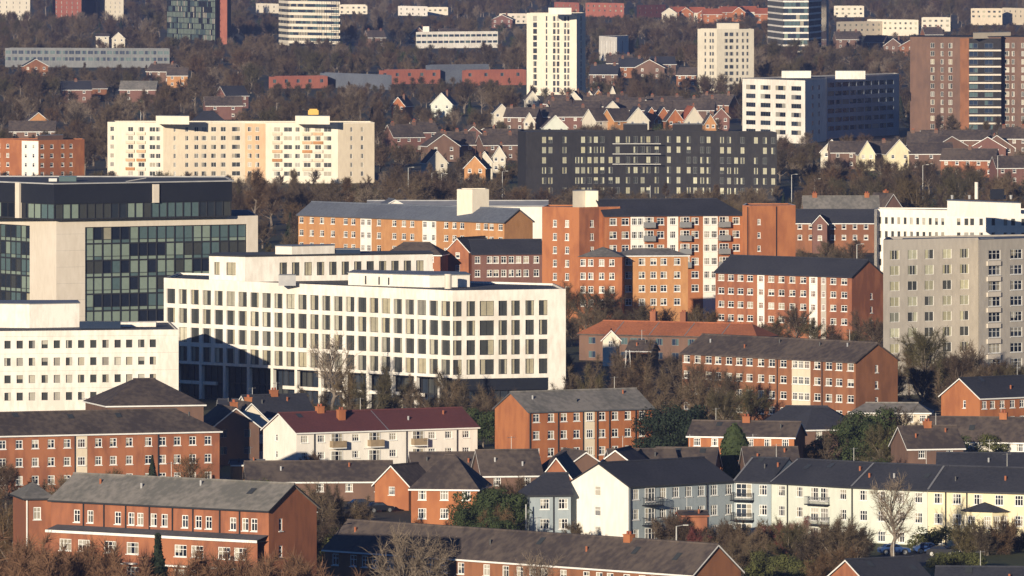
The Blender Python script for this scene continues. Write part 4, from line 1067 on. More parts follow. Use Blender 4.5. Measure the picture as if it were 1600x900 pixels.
# low far blocks
def lowb(name, label, x0, y0, x1, y1, h, depth, mk, st='blue', n=10, ww=1.6, rows=1, sp=3, wh=1.5, par=.3, rk='pale_roof', cat='low block', clear=True, cope='concrete'):
    B, c = flatb(name, label, [(x0, y0), (x1, y1)], h, depth, rws(h - 1.7, rows, sp, wh), [[(x0 + (x1 - x0) * (i + .5) / n, ww) for i in range(n)] if n else []], st, mk, par=par, rk=rk, cat=cat, cope=cope)
    B.done((x0, y0 - 1, x1, y1 + h * (y0 + 200) / (95 - h) * (.4 if cat == 'low block' and h > 4 and y0 > 90 else .75)) if clear else None)
    return B, c
lowb('flat_roofed_school', 'very long low grey block with flat roof at upper left', 8, 76, 265, 77, 9, 12, 'school_panel', 'blue', 26, 2.6, 2, 3.2, 1.8, rk='roof_bluegrey', cat='school building')
lowb('red_brick_shed', 'low red brick building with pale sheet roof, left of centre', 420, 121, 512, 120, 5, 18, 'brick_pink', n=5)
lowb('grey_shed', 'low pale shed with sloping grey roof beside red brick building', 500, 115, 612, 119, 6, 16, 'roof_bluegrey', n=0)
lowb('red_brick_shed', 'long red brick hall with grey roof, left of the tallest tower', 592, 111, 688, 110, 6, 20, 'brick_pink', n=5, rk='pale_roof')
lowb('grey_hall', 'tall grey roofed hall between the two red brick halls', 665, 103, 764, 102, 8, 14, 'roof_bluegrey', n=0)
lowb('red_brick_shed', 'red brick hall touching the foot of the tallest cream tower', 722, 111, 822, 110, 6.5, 14, 'brick_pink', n=4)
B, c = lowb('white_modernist_block', 'long white two storey block with roof box on wooded slope', 650, 51, 778, 50, 8.5, 10, 'white_panel', 'blue', 15, 2.8, 2, 3.4, 1.3)
p = P(665, 50, 8.5); m = MB(); m.box((p[0] - 1.5, p[1] + 2), (3.4, 0), (0, 3), 8.4, 11.5, 'white_panel'); B.part('roof_box', m)
B, c = flatb('white_cube_office', 'small white office with vertical stripes and blue side right of tallest tower', [(936, 57), (964, 59), (982, 56)], 12, 9, [(5.6, 9)], [[(940 + 4 * i, .7) for i in range(6)], [(973, 4)]], ['pale', 'blue'], 'white_panel', par=.3, cat='office block'); B.done((936, 55, 982, 78))
for a_ in ((400, 6, 440, 7, 6, 'cream_render', 'low cream shed left of white banded tower'), (530, 8, 574, 8, 6, 'cream_render', 'long cream roofed shed right of white banded tower'), (622, 10, 668, 11, 6, 'white_render', 'white depot second in the row along the top edge'),
           (668, 12, 700, 12, 5, 'cream_render', 'short cream depot at right end of the top row'), (1303, 10, 1350, 10, 7, 'cream_render', 'cream block near top edge right of curved tower'), (1307, 35, 1378, 34, 8, 'cream_panel', 'long cream school block on the slope at upper right'),
           (1355, 31, 1435, 32, 9, 'cream_render', 'paler cream school block overlapping the long cream one'), (1440, 28, 1485, 28, 8, 'cream_render', 'small cream block right of the cream school'), (1517, 14, 1566, 14, 10, 'cream_panel', 'cream block with brown strips at top right corner'),
           (1566, 13, 1640, 15, 10, 'cream_panel', 'cream block with red roof cut by the right edge'), (995, 9, 1040, 8, 8, 'brick_pink', 'orange brick hall with cream parapet at top centre'), (866, 4, 905, 5, 8, 'brick_pink', 'pink brick block right behind the tallest tower box'),
           (915, 5, 975, 6, 9, 'brick_pink', 'long pinkish brick block right of tallest tower top'), (780, 22, 823, 22, 6, 'stone_panel', 'low pale block at left shoulder of tallest tower')):
    x0, y0, x1, y1, hh, mk, lab = a_
    lowb('distant_block', lab, x0, y0, x1, y1, hh, 12, mk, 'dim', max(3, int((x1 - x0) / 8)), 1.6, 2, 2.9, 1.2)

# ---------------------------------------------------------------- rows of small houses
def H_(lab, px, py, w_, th, mk, rk='roof_brown', gf=True, h=5.4, rise=3.2, dp=9, cols=2, chim=1, **k):
    mk = 'cream_pale' if mk in ('white_render', 'cream_render') else mk
    hs('gabled_house' if gf else 'pitched_house', lab, px, py, w_, dp, th, h, rise, mk, rk, gf=gf, cols=cols, chim=chim if rnd.random() < .5 else 0, ch='brick_brown', rows=2, wh=1.2, ww=1.1, **k)
H_('pale green gable house with slate side left of tallest tower', 690, 163, 8.5, -12, 'pale_green_render', 'roof_grey', rise=4.4, h=5)
H_('little orange gable house with blue grey roof', 622, 165, 5.5, -20, 'brick_orange', 'roof_slate')
H_('small white gable house with dark roof left of tower foot', 784, 176, 6, 5, 'white_render', 'roof_slate')
H_('small cream gable below the foot of tallest tower', 832, 155, 5, 5, 'cream_render')
H_('blue grey gable house with dark side below tallest tower', 897, 156, 6, -10, 'white_render', 'roof_slate')
H_('white gable house second right of tower foot', 921, 155, 5, 0, 'white_render')
H_('tan gable house third right of tower foot', 935, 153, 5, 8, 'brick_ochre')
H_('narrow tall white gable with steep roof', 957, 152, 3.6, 0, 'white_render', rise=4.4)
H_('broad grey gable house above the dark block, left side', 868, 199, 8.5, 5, 'pale_green_render', 'roof_brown', rise=4.2)
H_('small white gable left of broad grey gable', 827, 190, 4, 0, 'white_render')
H_('white dormer house above broad grey gable', 855, 177, 4.5, 0, 'white_render', 'roof_slate')
H_('cream gable house in the middle of the brown roofs', 957, 173, 7, 5, 'cream_render', rise=3.6)
H_('long brown roofed house with cream verge, first of pair', 948, 188, 10, 38, 'cream_render', gf=False, chim=0, dp=8, rise=4)
H_('brown roofed house with orange gable, second of pair', 975, 188, 9, 38, 'brick_ochre', gf=False, chim=0, dp=8, rise=4)
H_('cream gable end joined to dark slate roofs', 997, 188, 8, 10, 'cream_render', 'roof_slate', rise=4.6)
H_('dark slate steep roof right of cream gable', 1018, 186, 6, 8, 'brick_orange', 'roof_slate', rise=4.2)
H_('second dark slate steep roof before white gable', 1037, 186, 6, 8, 'brick_orange', 'roof_slate', rise=4.2)
H_('third slate and orange roof before white gable', 1055, 188, 6, 8, 'brick_orange', 'roof_brown', rise=4.0)
H_('bright white gable with orange roof side above dark block', 1084, 188, 7, 14, 'white_render', 'roof_orange', rise=4.8)
H_('low tan gable right of bright white gable', 1110, 193, 4, 5, 'brick_ochre')
H_('brown gable house near trees right of white gable', 1127, 183, 6, 0, 'brick_mauve')
H_('long brown roofed terrace behind the little gables', 1000, 172, 24, 0, 'brick_mauve', gf=False, chim=3, cols=5)
H_('wide dark roofed house right of long terrace', 1080, 172, 17, -5, 'brick_brown', gf=False, chim=1, cols=4)
H_('brown roofed row behind broad grey gable', 880, 182, 22, 5, 'brick_mauve', gf=False, chim=2, cols=5)
H_('dark roofed villa left of the brown roofed row', 812, 183, 12, -15, 'brick_brown', gf=False, chim=2, cols=3)
H_('blue white gable house with tall roof below cream block shadow', 683, 254, 6.5, 12, 'white_render', 'roof_slate', h=5, rise=3.6)
H_('tan gable house with pale verge left of the dark block', 742, 262, 6.5, -10, 'brick_ochre', 'roof_brown', rise=3.4)
H_('white gable house with dark roof left of the dark block', 757, 253, 5, 0, 'white_render', 'roof_brown')
H_('cream gable beside round dish left of the dark block', 780, 244, 4, 0, 'cream_render', 'roof_brown')
H_('brown house with red brick gable above the white gables', 714, 222, 12, 0, 'brick_red', gf=False, dp=9, cols=3)
H_('broad brown house with cream windows right of red brick gable house', 785, 218, 13, -5, 'brick_mauve', gf=False, dp=9, cols=4)
H_('slate turret roofed villa behind cream block', 330, 193, 12, 15, 'brick_brown', 'roof_slate', gf=False, hip=4, rise=4, chim=0, h=8)
H_('brown tiled bungalow left of cream block', 50, 205, 16, 0, 'brick_brown', gf=False, cols=4)
H_('first cream gable right of the dark block', 1300, 237, 7.5, -15, 'cream_render', rise=3.8)
H_('second cream gable right of the dark block', 1355, 240, 5, 5, 'yellow_render', rise=4.0)
H_('third and largest cream gable right of the dark block', 1405, 240, 8, 8, 'yellow_render', rise=4.4)
H_('dark roof between first and second cream gables', 1330, 238, 13, 5, 'brick_brown', gf=False, cols=3)
H_('dark roof between second and third cream gables', 1380, 239, 12, -5, 'brick_brown', gf=False, cols=3)
H_('red brick house with white windows at right, above white block', 1512, 250, 17, -12, 'brick_red', gf=False, cols=5, chim=1)
H_('small pale roofed house at right edge behind lamp post', 1585, 262, 11, 12, 'brick_mauve', gf=False, cols=3)
H_('dark brown roof left of the red brick house', 1455, 240, 14, 4, 'brick_brown', gf=False, cols=3)
H_('tan gabled house near trees at far left', 60, 190, 8, 10, 'brick_ochre')
H_('pink brick house hidden among trees above cream block', 277, 118, 9, 0, 'brick_ochre', gf=False)
H_('white gable house among trees upper left', 185, 60, 7, 0, 'white_render', h=6)
H_('white cube house beside white gable in upper left', 160, 57, 7, 0, 'cream_render', gf=False, rise=1.2, h=6)
H_('long low roofed lodge among trees left of centre', 215, 140, 15, -6, 'brick_mauve', 'roof_grey', gf=False)
H_('dark roofed lodge among trees left side', 120, 140, 12, 8, 'brick_mauve', 'roof_slate', gf=False)
H_('mauve roofed house among trees above cream block', 350, 165, 14, 8, 'brick_mauve', 'roof_brown', gf=False)
RK = [('behind the black brick block', 846, 1135, 158, 176, 11, 'roof_brown'), ('between cream block and black brick block', 625, 800, 205, 232, 7, 'roof_brown'),
      ('below the brown brick tower at right', 1425, 1600, 215, 232, 7, 'roof_brown'), ('in the wood at upper left', 20, 400, 100, 150, 4, 'roof_slate'),
      ('on the slope above the red brick halls', 560, 800, 30, 62, 4, 'roof_slate'), ('between the two cream towers', 930, 1080, 95, 122, 6, 'roof_slate'), ('along the top edge at right', 1310, 1500, 48, 75, 6, 'roof_brown')]
for wh_, x0, x1, y0, y1, n, rk in RK:
    for i in range(n):
        H_(f'dark roofed house, {("first second third fourth fifth sixth seventh eighth ninth tenth eleventh").split()[i]} from the left {wh_}', x0 + (x1 - x0) * (i + rnd.uniform(.2, .8)) / n, rnd.uniform(y0, y1),
           rnd.uniform(8, 14), rnd.uniform(-30, 30), rnd.choice(['brick_mauve', 'brick_dull', 'brick_brown', 'brick_brown']), rnd.choice([rk, 'roof_brown']), gf=rnd.random() < .35, cols=rnd.choice([2, 3]), chim=2, h=5.2, rise=rnd.uniform(2.8, 4), group='small dark roofed houses ' + wh_)
for i in range(13):
    x = 1046 + i * 13.5 + rnd.uniform(-2, 2)
    H_(f'orange roofed house, {("first second third fourth fifth sixth seventh eighth ninth tenth eleventh twelfth thirteenth").split()[i]} from the left of the far row by the top edge', x, 20 + rnd.uniform(-3, 3), rnd.uniform(8, 12), rnd.uniform(-20, 20), 'brick_orange' if i % 3 else 'white_render', 'roof_orange', gf=i % 2 == 0, cols=2, chim=1, h=6, group='orange roofed houses in the far row')
# ================================================================ ground
def sheet(name, pts, z, mk, kind='structure'):
    m = MB(); m.poly([(x, y, z) for x, y in pts], mk); o = link(name, m.mesh(name)); tag(o, kind=kind); return o
sheet('ground', [(-6000, 300), (6000, 300), (6000, 16000), (-6000, 16000)], 0, 'earth')
def patch(name, pxs, z, mk): return sheet(name, [P(x, y) for x, y in pxs], z, mk)
patch('lawn', [(1360, 905), (1700, 905), (1700, 845), (1360, 845)], .004, 'grass')
patch('lawn', [(330, 745), (800, 745), (790, 728), (350, 728)], .004, 'grass')
patch('lawn', [(740, 300), (830, 300), (820, 282), (730, 282)], .004, 'grass')
patch('car_park', [(1370, 884), (1500, 884), (1490, 862), (1378, 862)], .008, 'asphalt')
patch('road', [(330, 722), (1100, 745), (1100, 736), (330, 712)], .008, 'asphalt')
patch('road', [(900, 540), (1400, 560), (1400, 553), (900, 532)], .008, 'asphalt')
patch('road', [(360, 330), (1700, 345), (1700, 339), (360, 325)], .008, 'asphalt')
patch('kerb', [(330, 711.9), (1100, 735.9), (1100, 735.5), (330, 711.5)], .12, 'concrete')

# ================================================================ trees
def rv(r, s=1.0): return Vector((r.uniform(-1, 1), r.uniform(-1, 1), r.uniform(-1, 1))) * s
def grow(seed, ht, spread, kind='round', ntw=2300, tw=.05):
    """bare tree: returns trunk mesh data and crown mesh data (branchlets and twigs)"""
    r = random.Random(seed); tr, cr = MB(), MB()
    tm, cm = 'bark', {'russet': 'twig_russet', 'red': 'twig_red', 'pale': 'twig_pale'}.get(kind, 'twig')
    stems = {'shrub': 7, 'russet': 6, 'red': 6, 'vase': 3}.get(kind, 1)
    limbs = []
    if stems == 1:
        top = ht * r.uniform(.55, .62) if kind != 'tall' else ht * .84
        pts = [Vector((0, 0, -.3))]; n = 5
        for i in range(1, n + 1): pts.append(Vector((r.uniform(-.25, .25), r.uniform(-.25, .25), top * i / n)))
        r0 = ht * .022
        for i in range(n): tr.tube(pts[i], pts[i + 1], r0 * (1 - i / n * .8), r0 * (1 - (i + 1) / n * .8), 6, tm)
        nl = 19 if kind != 'tall' else 16
        for k in range(nl):
            f = .36 + .64 * (k + .5) / nl; j = min(n - 1, int(f * n)); b = pts[j].lerp(pts[j + 1], f * n - j)
            az = k * 2.4 + r.uniform(-.4, .4); el = math.radians(2 + 72 * f if kind != 'tall' else 32 + 38 * f) + r.uniform(-.15, .15)
            e = Vector((math.cos(az) * math.cos(el), math.sin(az) * math.cos(el), math.sin(el)))
            fl = (1.12 - .25 * abs(f - .5)) if kind != 'tall' else (.85 - .4 * f)
            L = spread * fl
            if kind != 'tall':       # limbs reach to the skin of a rounded crown
                A_, C_, zc = spread, ht * .43, ht * .57
                qa = (e.x ** 2 + e.y ** 2) / A_ ** 2 + e.z ** 2 / C_ ** 2; qb = 2 * ((b.x * e.x + b.y * e.y) / A_ ** 2 + (b.z - zc) * e.z / C_ ** 2)
                qc = (b.x ** 2 + b.y ** 2) / A_ ** 2 + (b.z - zc) ** 2 / C_ ** 2 - 1
                L = max(1.2, (-qb + math.sqrt(max(0, qb * qb - 4 * qa * qc))) / (2 * qa)) * .8
            limbs.append((b, e, L * r.uniform(.88, 1.05), r0 * .45 * (1.2 - f * .6)))
    else:
        for k in range(stems):
            az = k * 6.283 / stems + r.uniform(-.5, .5); el = math.radians(r.uniform(32, 82))
            e = Vector((math.cos(az) * math.cos(el), math.sin(az) * math.cos(el), math.sin(el)))
            limbs.append((Vector((r.uniform(-.3, .3), r.uniform(-.3, .3), -.2)), e, ht * .62 * r.uniform(.75, 1), ht * .012))
    tips = []
    for b, e, L, ra in limbs:
        p = b; dirn = e.copy(); seg = 4
        for i in range(seg):
            dirn = (dirn + rv(r, .25) + Vector((0, 0, .04))).normalized()
            q = p + dirn * L / seg
            tr.tube(p, q, ra * (1 - i / seg * .75), ra * (1 - (i + 1) / seg * .75), 4, tm)
            for _ in range(3 if i else 1):
                dd = (dirn + rv(r, .95) + Vector((0, 0, .08))).normalized()
                tips.append((p.lerp(q, r.random()), dd, L * r.uniform(.28, .5) * (1.1 - i * .12), ra * .35))
            p = q
        tips.append((p, dirn, L * .4, ra * .3))
    ends = []
    for b, e, L, ra in tips:
        p = b; dirn = e
        for i in range(3):
            dirn = (dirn + rv(r, .4) + Vector((0, 0, .05))).normalized(); q = p + dirn * L / 3
            cr.tube(p, q, max(ra * (1 - i * .3), .018), max(ra * (.7 - i * .3), .012), 3, cm)
            ends.append((p, q, dirn)); p = q
    per = max(2, int(ntw / len(ends)))
    ci = cr.mi(cm)
    for p, q, e in ends:
        for _ in range(per):
            b = p.lerp(q, r.random()); dd = (e * .6 + rv(r, .9) + Vector((0, 0, .12))).normalized(); L = r.uniform(.6, 1.35) * (ht / 12) ** .5
            side = dd.cross(rv(r)).normalized() * tw * r.uniform(.6, 1.2) * .5
            mid = b + dd * L * .55 + rv(r, .08)
            n = len(cr.v)
            cr.v += [tuple(b - side), tuple(b + side), tuple(mid + side * .6), tuple(mid - side * .6), tuple(b + dd * L + rv(r, .15))]
            cr.f += [(n, n + 1, n + 2, n + 3), (n + 3, n + 2, n + 4)]; cr.m += [ci, ci]
    zm = max(v[2] for v in cr.v); f = ht / zm
    for m in (tr, cr): m.v = [(x * f ** .5, y * f ** .5, z * f) for x, y, z in m.v]
    return tr, cr
def leafy(seed, ht, wd, mk='leaf', cone=False, n=5000, col=False):
    r = random.Random(seed); tr, cr = MB(), MB()
    tr.tube((0, 0, -.3), (0, 0, ht * .85), ht * .02, ht * .006, 6, 'bark')
    ci = cr.mi(mk)
    if cone or col: cl = None
    else:
        cl = [(Vector((r.gauss(0, wd * .22), r.gauss(0, wd * .22), ht * r.uniform(.25, .9))), wd * r.uniform(.13, .26)) for _ in range(26)]
        for c, rad in cl[:14]: tr.tube((0, 0, ht * .25), c, ht * .008, .02, 3, 'bark')
    for i in range(n):
        if cone or col:
            f = r.random() ** (1.5 if cone else 1.0); z = ht * (.06 + .94 * f)
            rad = wd * .5 * ((1 - f) if cone else (min(1, (1 - f) * 4) ** .5 * (.75 + .25 * math.sin(f * 3)))); a = r.uniform(0, 6.283)
            if cone: rad *= .75 + .25 * math.sin(z * 3.1 + 2 * math.sin(a * 3))
            rr = rad * r.uniform(.6, 1.05) ** .5
            p = Vector((math.cos(a) * rr, math.sin(a) * rr, z - (rr * .25 if cone else 0))); nrm = Vector((math.cos(a), math.sin(a), -.3 if cone else .6))
        else:
            c, rad = r.choice(cl); v = rv(r); v.normalize(); p = c + Vector((v.x, v.y, v.z * .8)) * rad * r.uniform(.7, 1.1); nrm = v
            if p.z < .15: p.z = .15
        s_ = r.uniform(.12, .26) * (ht / 8) ** .3
        t = nrm.cross(rv(r)).normalized(); u = (nrm.cross(t) + rv(r, .6)).normalized()
        k = len(cr.v); cr.v += [tuple(p + t * s_), tuple(p + u * s_ * 1.3), tuple(p - t * s_)]; cr.f.append((k, k + 1, k + 2)); cr.m.append(ci)
    return tr, cr
PRO = {}
def proto(key, data, merge=False):
    tr, cr = data
    if merge: tr.add(cr, (0, 0, 0), 0); PRO[key] = (tr.mesh('tree'),)
    else: PRO[key] = (tr.mesh('trunk', smooth=True), cr.mesh('crown'))
for i in range(4): proto(f'round{i}', grow(10 + i, 11.5, 5.2, ntw=9500, tw=.042))
for i in range(2): proto(f'round{4 + i}', grow(15 + i, 11.5, 5.2, ntw=4500, tw=.042))
for i in range(2): proto(f'tall{i}', grow(20 + i, 14, 4.6, 'tall', ntw=5500))
for i in range(2): proto(f'vase{i}', grow(30 + i, 10.5, 4, 'vase', ntw=5000))
for i in range(2): proto(f'russet{i}', grow(40 + i, 6.5, 3, 'russet', ntw=8000, tw=.045))
proto('red0', grow(50, 5, 2.5, 'red', ntw=4000))
for i in range(2): proto(f'shrub{i}', grow(60 + i, 5.5, 3, 'shrub', ntw=5000))
proto('pale0', grow(70, 11, 4, 'pale', ntw=2000, tw=.04)); proto('pale1', grow(71, 12, 4, 'pale', ntw=2600, tw=.04))
proto('conifer0', leafy(80, 9, 4.6, 'leaf_dark', cone=True)); proto('conifer1', leafy(81, 8, 4.2, 'leaf', cone=True))
proto('cypress0', leafy(82, 5.6, 2.2, 'leaf', col=True, n=4500))
for i in range(2): proto(f'evergreen{i}', leafy(84 + i, 7.5, 8, 'leaf' if i else 'leaf_olive', n=7000))
proto('shade0', leafy(87, 7.5, 8, 'leaf_dark', n=7000)); proto('bush0', leafy(90, 2.4, 5, 'leaf_olive', n=4000))
NAMES = dict(round='bare_tree', tall='bare_tree', vase='bare_tree', russet='bare_shrub', red='red_twigged_shrub', shrub='bare_shrub', pale='bare_tree', conifer='conifer', cypress='cypress', evergreen='evergreen_tree', shade='evergreen_tree', bush='evergreen_bush')
CATS = dict(bare_tree='tree', bare_shrub='shrub', red_twigged_shrub='shrub', conifer='tree', cypress='tree', evergreen_tree='tree', evergreen_bush='bush')
NT = 0
TREES = []
def tree(key, X, Y, s_, label, group=None, sx=1.0):
    global NT
    if not key[-1].isdigit():
        ks = [k for k in PRO if k.startswith(key)]; key = rnd.choice(ks)
    nm = NAMES[key[:-1]]
    o = bpy.data.objects.new(nm, None); COL.objects.link(o); o.location = (X, Y, 0); o.rotation_euler = (0, 0, rnd.uniform(0, 6.28)); o.scale = (s_ * sx, s_ * sx, s_)
    tag(o, label, CATS[nm], group)
    link('trunk', PRO[key][0], o); link('crown', PRO[key][1], o)
    NT += 1; TREES.append((X, Y)); return o
HT = dict(round=11.5, tall=14, vase=10.5, russet=6.5, red=5, shrub=5.5, pale=11.5, conifer=9, cypress=5.6, evergreen=7.5, shade=7.5, bush=2.4)
def topat(key, px, ytop, ybase, label, group=None, sx=1.0):
    """tree whose foot is at photo row ybase and top at row ytop"""
    X, Y = P(px, ybase); s_ = (ybase - ytop) * Y / F / HT[key.rstrip('0123456789')]
    return tree(key, X, Y, s_, label, group, sx)
ORD = 'first second third fourth fifth sixth seventh eighth ninth tenth eleventh twelfth thirteenth fourteenth fifteenth sixteenth seventeenth eighteenth'.split()
def bunch(what, where, items, key):
    items = sorted(items)
    for i, it in enumerate(items):
        px, yt, yb = it[:3]; k = it[3] if len(it) > 3 else key
        lab = f'{what} {where}' if len(items) == 1 else f'{what}, {ORD[i]} from the left {where}'
        topat(k, px, yt, yb, lab, f'{what} trees {where}' if len(items) > 1 else None)
bunch('russet brown bare shrub', 'of the thicket in the bottom left corner', [(-5, 815, 980), (35, 835, 1000), (70, 818, 985), (105, 842, 1005), (140, 838, 995), (175, 868, 1015), (20, 770, 955, 'round'), (-15, 745, 935, 'vase')], 'russet')
bunch('russet brown bare shrub', 'of the hedge under the left brick block', [(205, 856, 1005), (255, 862, 1015), (300, 848, 1005), (345, 840, 1000), (385, 838, 1005), (425, 846, 1015), (465, 846, 1010), (505, 866, 1015), (230, 850, 1010), (140, 826, 990)], 'russet')
bunch('bare shrub', 'beside the right gable of the left brick block', [(462, 826, 905), (492, 800, 890), (520, 815, 880), (330, 835, 925)], 'shrub')
bunch('dark bare tree', 'between the left brick block and the bungalow', [(497, 735, 860), (528, 748, 850), (470, 745, 840), (552, 775, 850)], 'vase')
bunch('dark green conifer', 'against the long walkway block', [(247, 836, 1005), (238, 712, 775)], 'conifer0')
bunch('wide pale bare tree', 'rising before the long low roof', [(628, 812, 990), (668, 824, 990), (840, 838, 990)], 'pale')
bunch('dense dark evergreen', 'right of the hipped brick house', [(752, 765, 838), (792, 768, 842), (775, 748, 830, 'round'), (733, 790, 850)], 'evergreen1')
bunch('bare tree', 'in the gap between evergreens and blue wing', [(808, 735, 832), (820, 760, 835)], 'round')
bunch('brown bare shrub', 'in the garden before the blue painted block', [(1040, 790, 850), (1068, 796, 855), (1150, 800, 862), (1180, 806, 868), (1207, 800, 860), (900, 808, 850), (1120, 806, 856)], 'shrub')
bunch('red twigged shrub', 'before the blue and green painted blocks', [(1090, 818, 856), (1245, 800, 860), (1222, 808, 866)], 'red')
bunch('bare brown tree', 'before the pale green blocks', [(1235, 808, 905), (1270, 818, 920), (1305, 808, 915), (1340, 812, 900), (1175, 822, 915), (1150, 830, 925), (1285, 850, 950), (1320, 842, 945)], 'round')
bunch('large spreading bare tree', 'standing right before the pale green block left of yellow', [(1396, 735, 872)], 'pale1')
bunch('olive green evergreen', 'in the bottom garden right of the brown gable', [(1195, 862, 925), (1228, 868, 930), (1252, 878, 940)], 'evergreen0')
bunch('brown climbing shrub', 'around the bay of the yellow block', [(1512, 798, 866), (1540, 802, 868), (1568, 795, 866), (1590, 806, 862)], 'shrub')
bunch('clipped evergreen hedge bush', 'along the lawn below the yellow block', [(1470, 868, 890), (1495, 866, 888), (1520, 868, 890), (1455, 830, 860)], 'bush')
bunch('olive evergreen', 'between brown flats and the slate roofed terrace', [(1358, 640, 735), (1340, 655, 740), (1420, 668, 745), (1542, 680, 735), (1485, 682, 738), (1275, 690, 740)], 'evergreen')
bunch('small dark green cypress', 'at the right edge beside brown tiled house', [(1588, 682, 732)], 'cypress')
bunch('narrow green cypress', 'standing before the orange house with white windows', [(1148, 664, 775)], 'cypress')
bunch('bare tree', 'of the grove right of the cypress', [(1215, 700, 745), (1290, 665, 742), (1375, 655, 745), (1400, 625, 735), (1440, 650, 740), (1465, 675, 745), (1520, 690, 742), (1325, 640, 738), (1255, 690, 745), (1500, 648, 720)], 'round')
bunch('bare tree', 'of the row under the grey tower block', [(1395, 560, 640), (1420, 535, 625, 'tall'), (1447, 502, 630, 'round'), (1475, 540, 628), (1505, 545, 630), (1530, 560, 640), (1560, 555, 635), (1590, 560, 640), (1440, 560, 650), (1490, 580, 660)], 'round')
bunch('bare tree', 'standing before the brown brick flats', [(1085, 555, 660), (1115, 545, 655), (1140, 570, 668), (1060, 540, 640), (1095, 580, 690), (1130, 600, 700), (1170, 590, 690)], 'round')
bunch('bare tree', 'right of the white grid office', [(900, 545, 640), (925, 560, 650), (950, 568, 660), (1005, 550, 650), (1035, 560, 665), (975, 520, 640), (890, 580, 655)], 'vase')
bunch('bare tree', 'at the foot of the white grid office', [(520, 515, 650, 'pale1'), (545, 560, 655), (575, 575, 660), (605, 565, 655), (640, 590, 662), (680, 575, 655), (720, 590, 655), (755, 590, 660), (490, 590, 655), (703, 560, 648)], 'vase')
bunch('shadow coloured evergreen', 'in the shade right of the central brick block', [(1040, 642, 725), (1072, 636, 728)], 'shade0')  # cast shadow of the block is put into the dark leaf colour
bunch('bare tree', 'below the orange brick complex', [(885, 430, 525), (915, 445, 530), (945, 440, 528), (975, 445, 520), (1005, 465, 535), (1090, 470, 530), (930, 470, 545), (1110, 480, 535)], 'round')
bunch('dark bare tree', 'before the red brick flats with slate roof', [(1215, 490, 545), (1245, 470, 548), (1270, 490, 550), (1340, 475, 545, 'vase'), (1365, 490, 550), (1300, 500, 548), (1190, 500, 545)], 'round')
bunch('dark ivy green bush', 'beside the right end of maroon roof', [(755, 640, 700), (735, 690, 722)], 'evergreen')
bunch('bare shrub', 'in front of the white gabled flats', [(486, 700, 738), (704, 700, 735), (715, 705, 738), (418, 722, 745)], 'shrub')
bunch('bare tree', 'before the left long brick block', [(300, 700, 790), (10, 720, 800), (-10, 700, 790), (180, 725, 790)], 'round')
bunch('tall bare tree', 'on the dark ground right of central brick block', [(1060, 640, 725), (1050, 650, 712), (775, 600, 690)], 'vase')
# fill: rows of trees by depth, never before a clear view that lies behind them
CLEAR.append((1370, 846, 1600, 868, 1600)); CLEAR.append((1455, 862, 1600, 880, 1420)); CLEAR.append((1024, 640, 1105, 700, 1700))
def free(X, Y, r_):
    for x0, y0, x1, y1 in FOOT:
        if x0 - r_ < X < x1 + r_ and y0 - r_ < Y < y1 + r_: return False
    return True
def unclear(X, Y, ht, wr):
    sx0, sy0 = scr(X - wr, Y, ht); sx1, sy1 = scr(X + wr, Y, 0)
    for x0, y0, x1, y1, D_ in CLEAR:
        if Y < D_ and sx0 < x1 and sx1 > x0 and sy0 < y1 - 2 and sy1 > y0: return True
    return False
cand = []
py = 955.0
while py > -75:
    s_ = (py - YH) / H
    x = -30 + rnd.uniform(0, 10)
    while x < 1635:
        yy = py + rnd.uniform(-.5, .5) * s_ * 3
        X, Y = P(x, yy)
        k = rnd.choices(['round', 'tall', 'vase', 'shrub', 'evergreen', 'pale', 'conifer', 'russet'], [54, 4, 18, 8, 5 if py < 350 else 4, 6, 5, 4])[0]
        ht = HT[k] * (rnd.uniform(.8, 1.35) if py < 420 else rnd.uniform(.7, 1.15))
        wr = ht * (.40 if py < 420 else .46)
        for _ in range(3):
            if free(X, Y, 2.2) and not unclear(X, Y, ht, wr): cand.append((Y, X, k, ht)); break
            ht *= .62; wr *= .62
            if ht < 3: break
            if ht < 6.5: k = 'shrub'
        x += s_ * rnd.uniform(5.5, 11) * (1 if py < 420 else 1.25)
    py -= s_ * (2.1 if py < 420 else 2.3)
cand.sort()
def where(X, Y):
    px, py_ = scr(X, Y, 0)
    band = [(850, 'along the bottom edge'), (745, 'among the front houses'), (640, 'behind the front row of brick blocks'), (520, 'between the middle office and brick flats'), (400, 'around the orange complex'), (300, 'along the road below the dark block'), (0, 'in the woods beyond the dark block')]
    b = next(t for y, t in band if py_ > y or y == 0)
    return b, ('on the left' if px < 530 else 'in the middle' if px < 1070 else 'on the right')
nind = max(0, 296 - NT)
KD = dict(round='round crowned bare tree', tall='tall narrow bare tree', vase='many stemmed bare tree', shrub='low bare shrub', evergreen='dark leafy evergreen', pale='pale thin twigged bare tree', conifer='dark pointed conifer', russet='russet bare shrub')
for Y, X, k, ht in cand[:nind]:
    b, e = where(X, Y)
    lab = f'{KD[k]} {b} {e}'
    tree(k, X, Y, ht / HT[k], lab, lab)
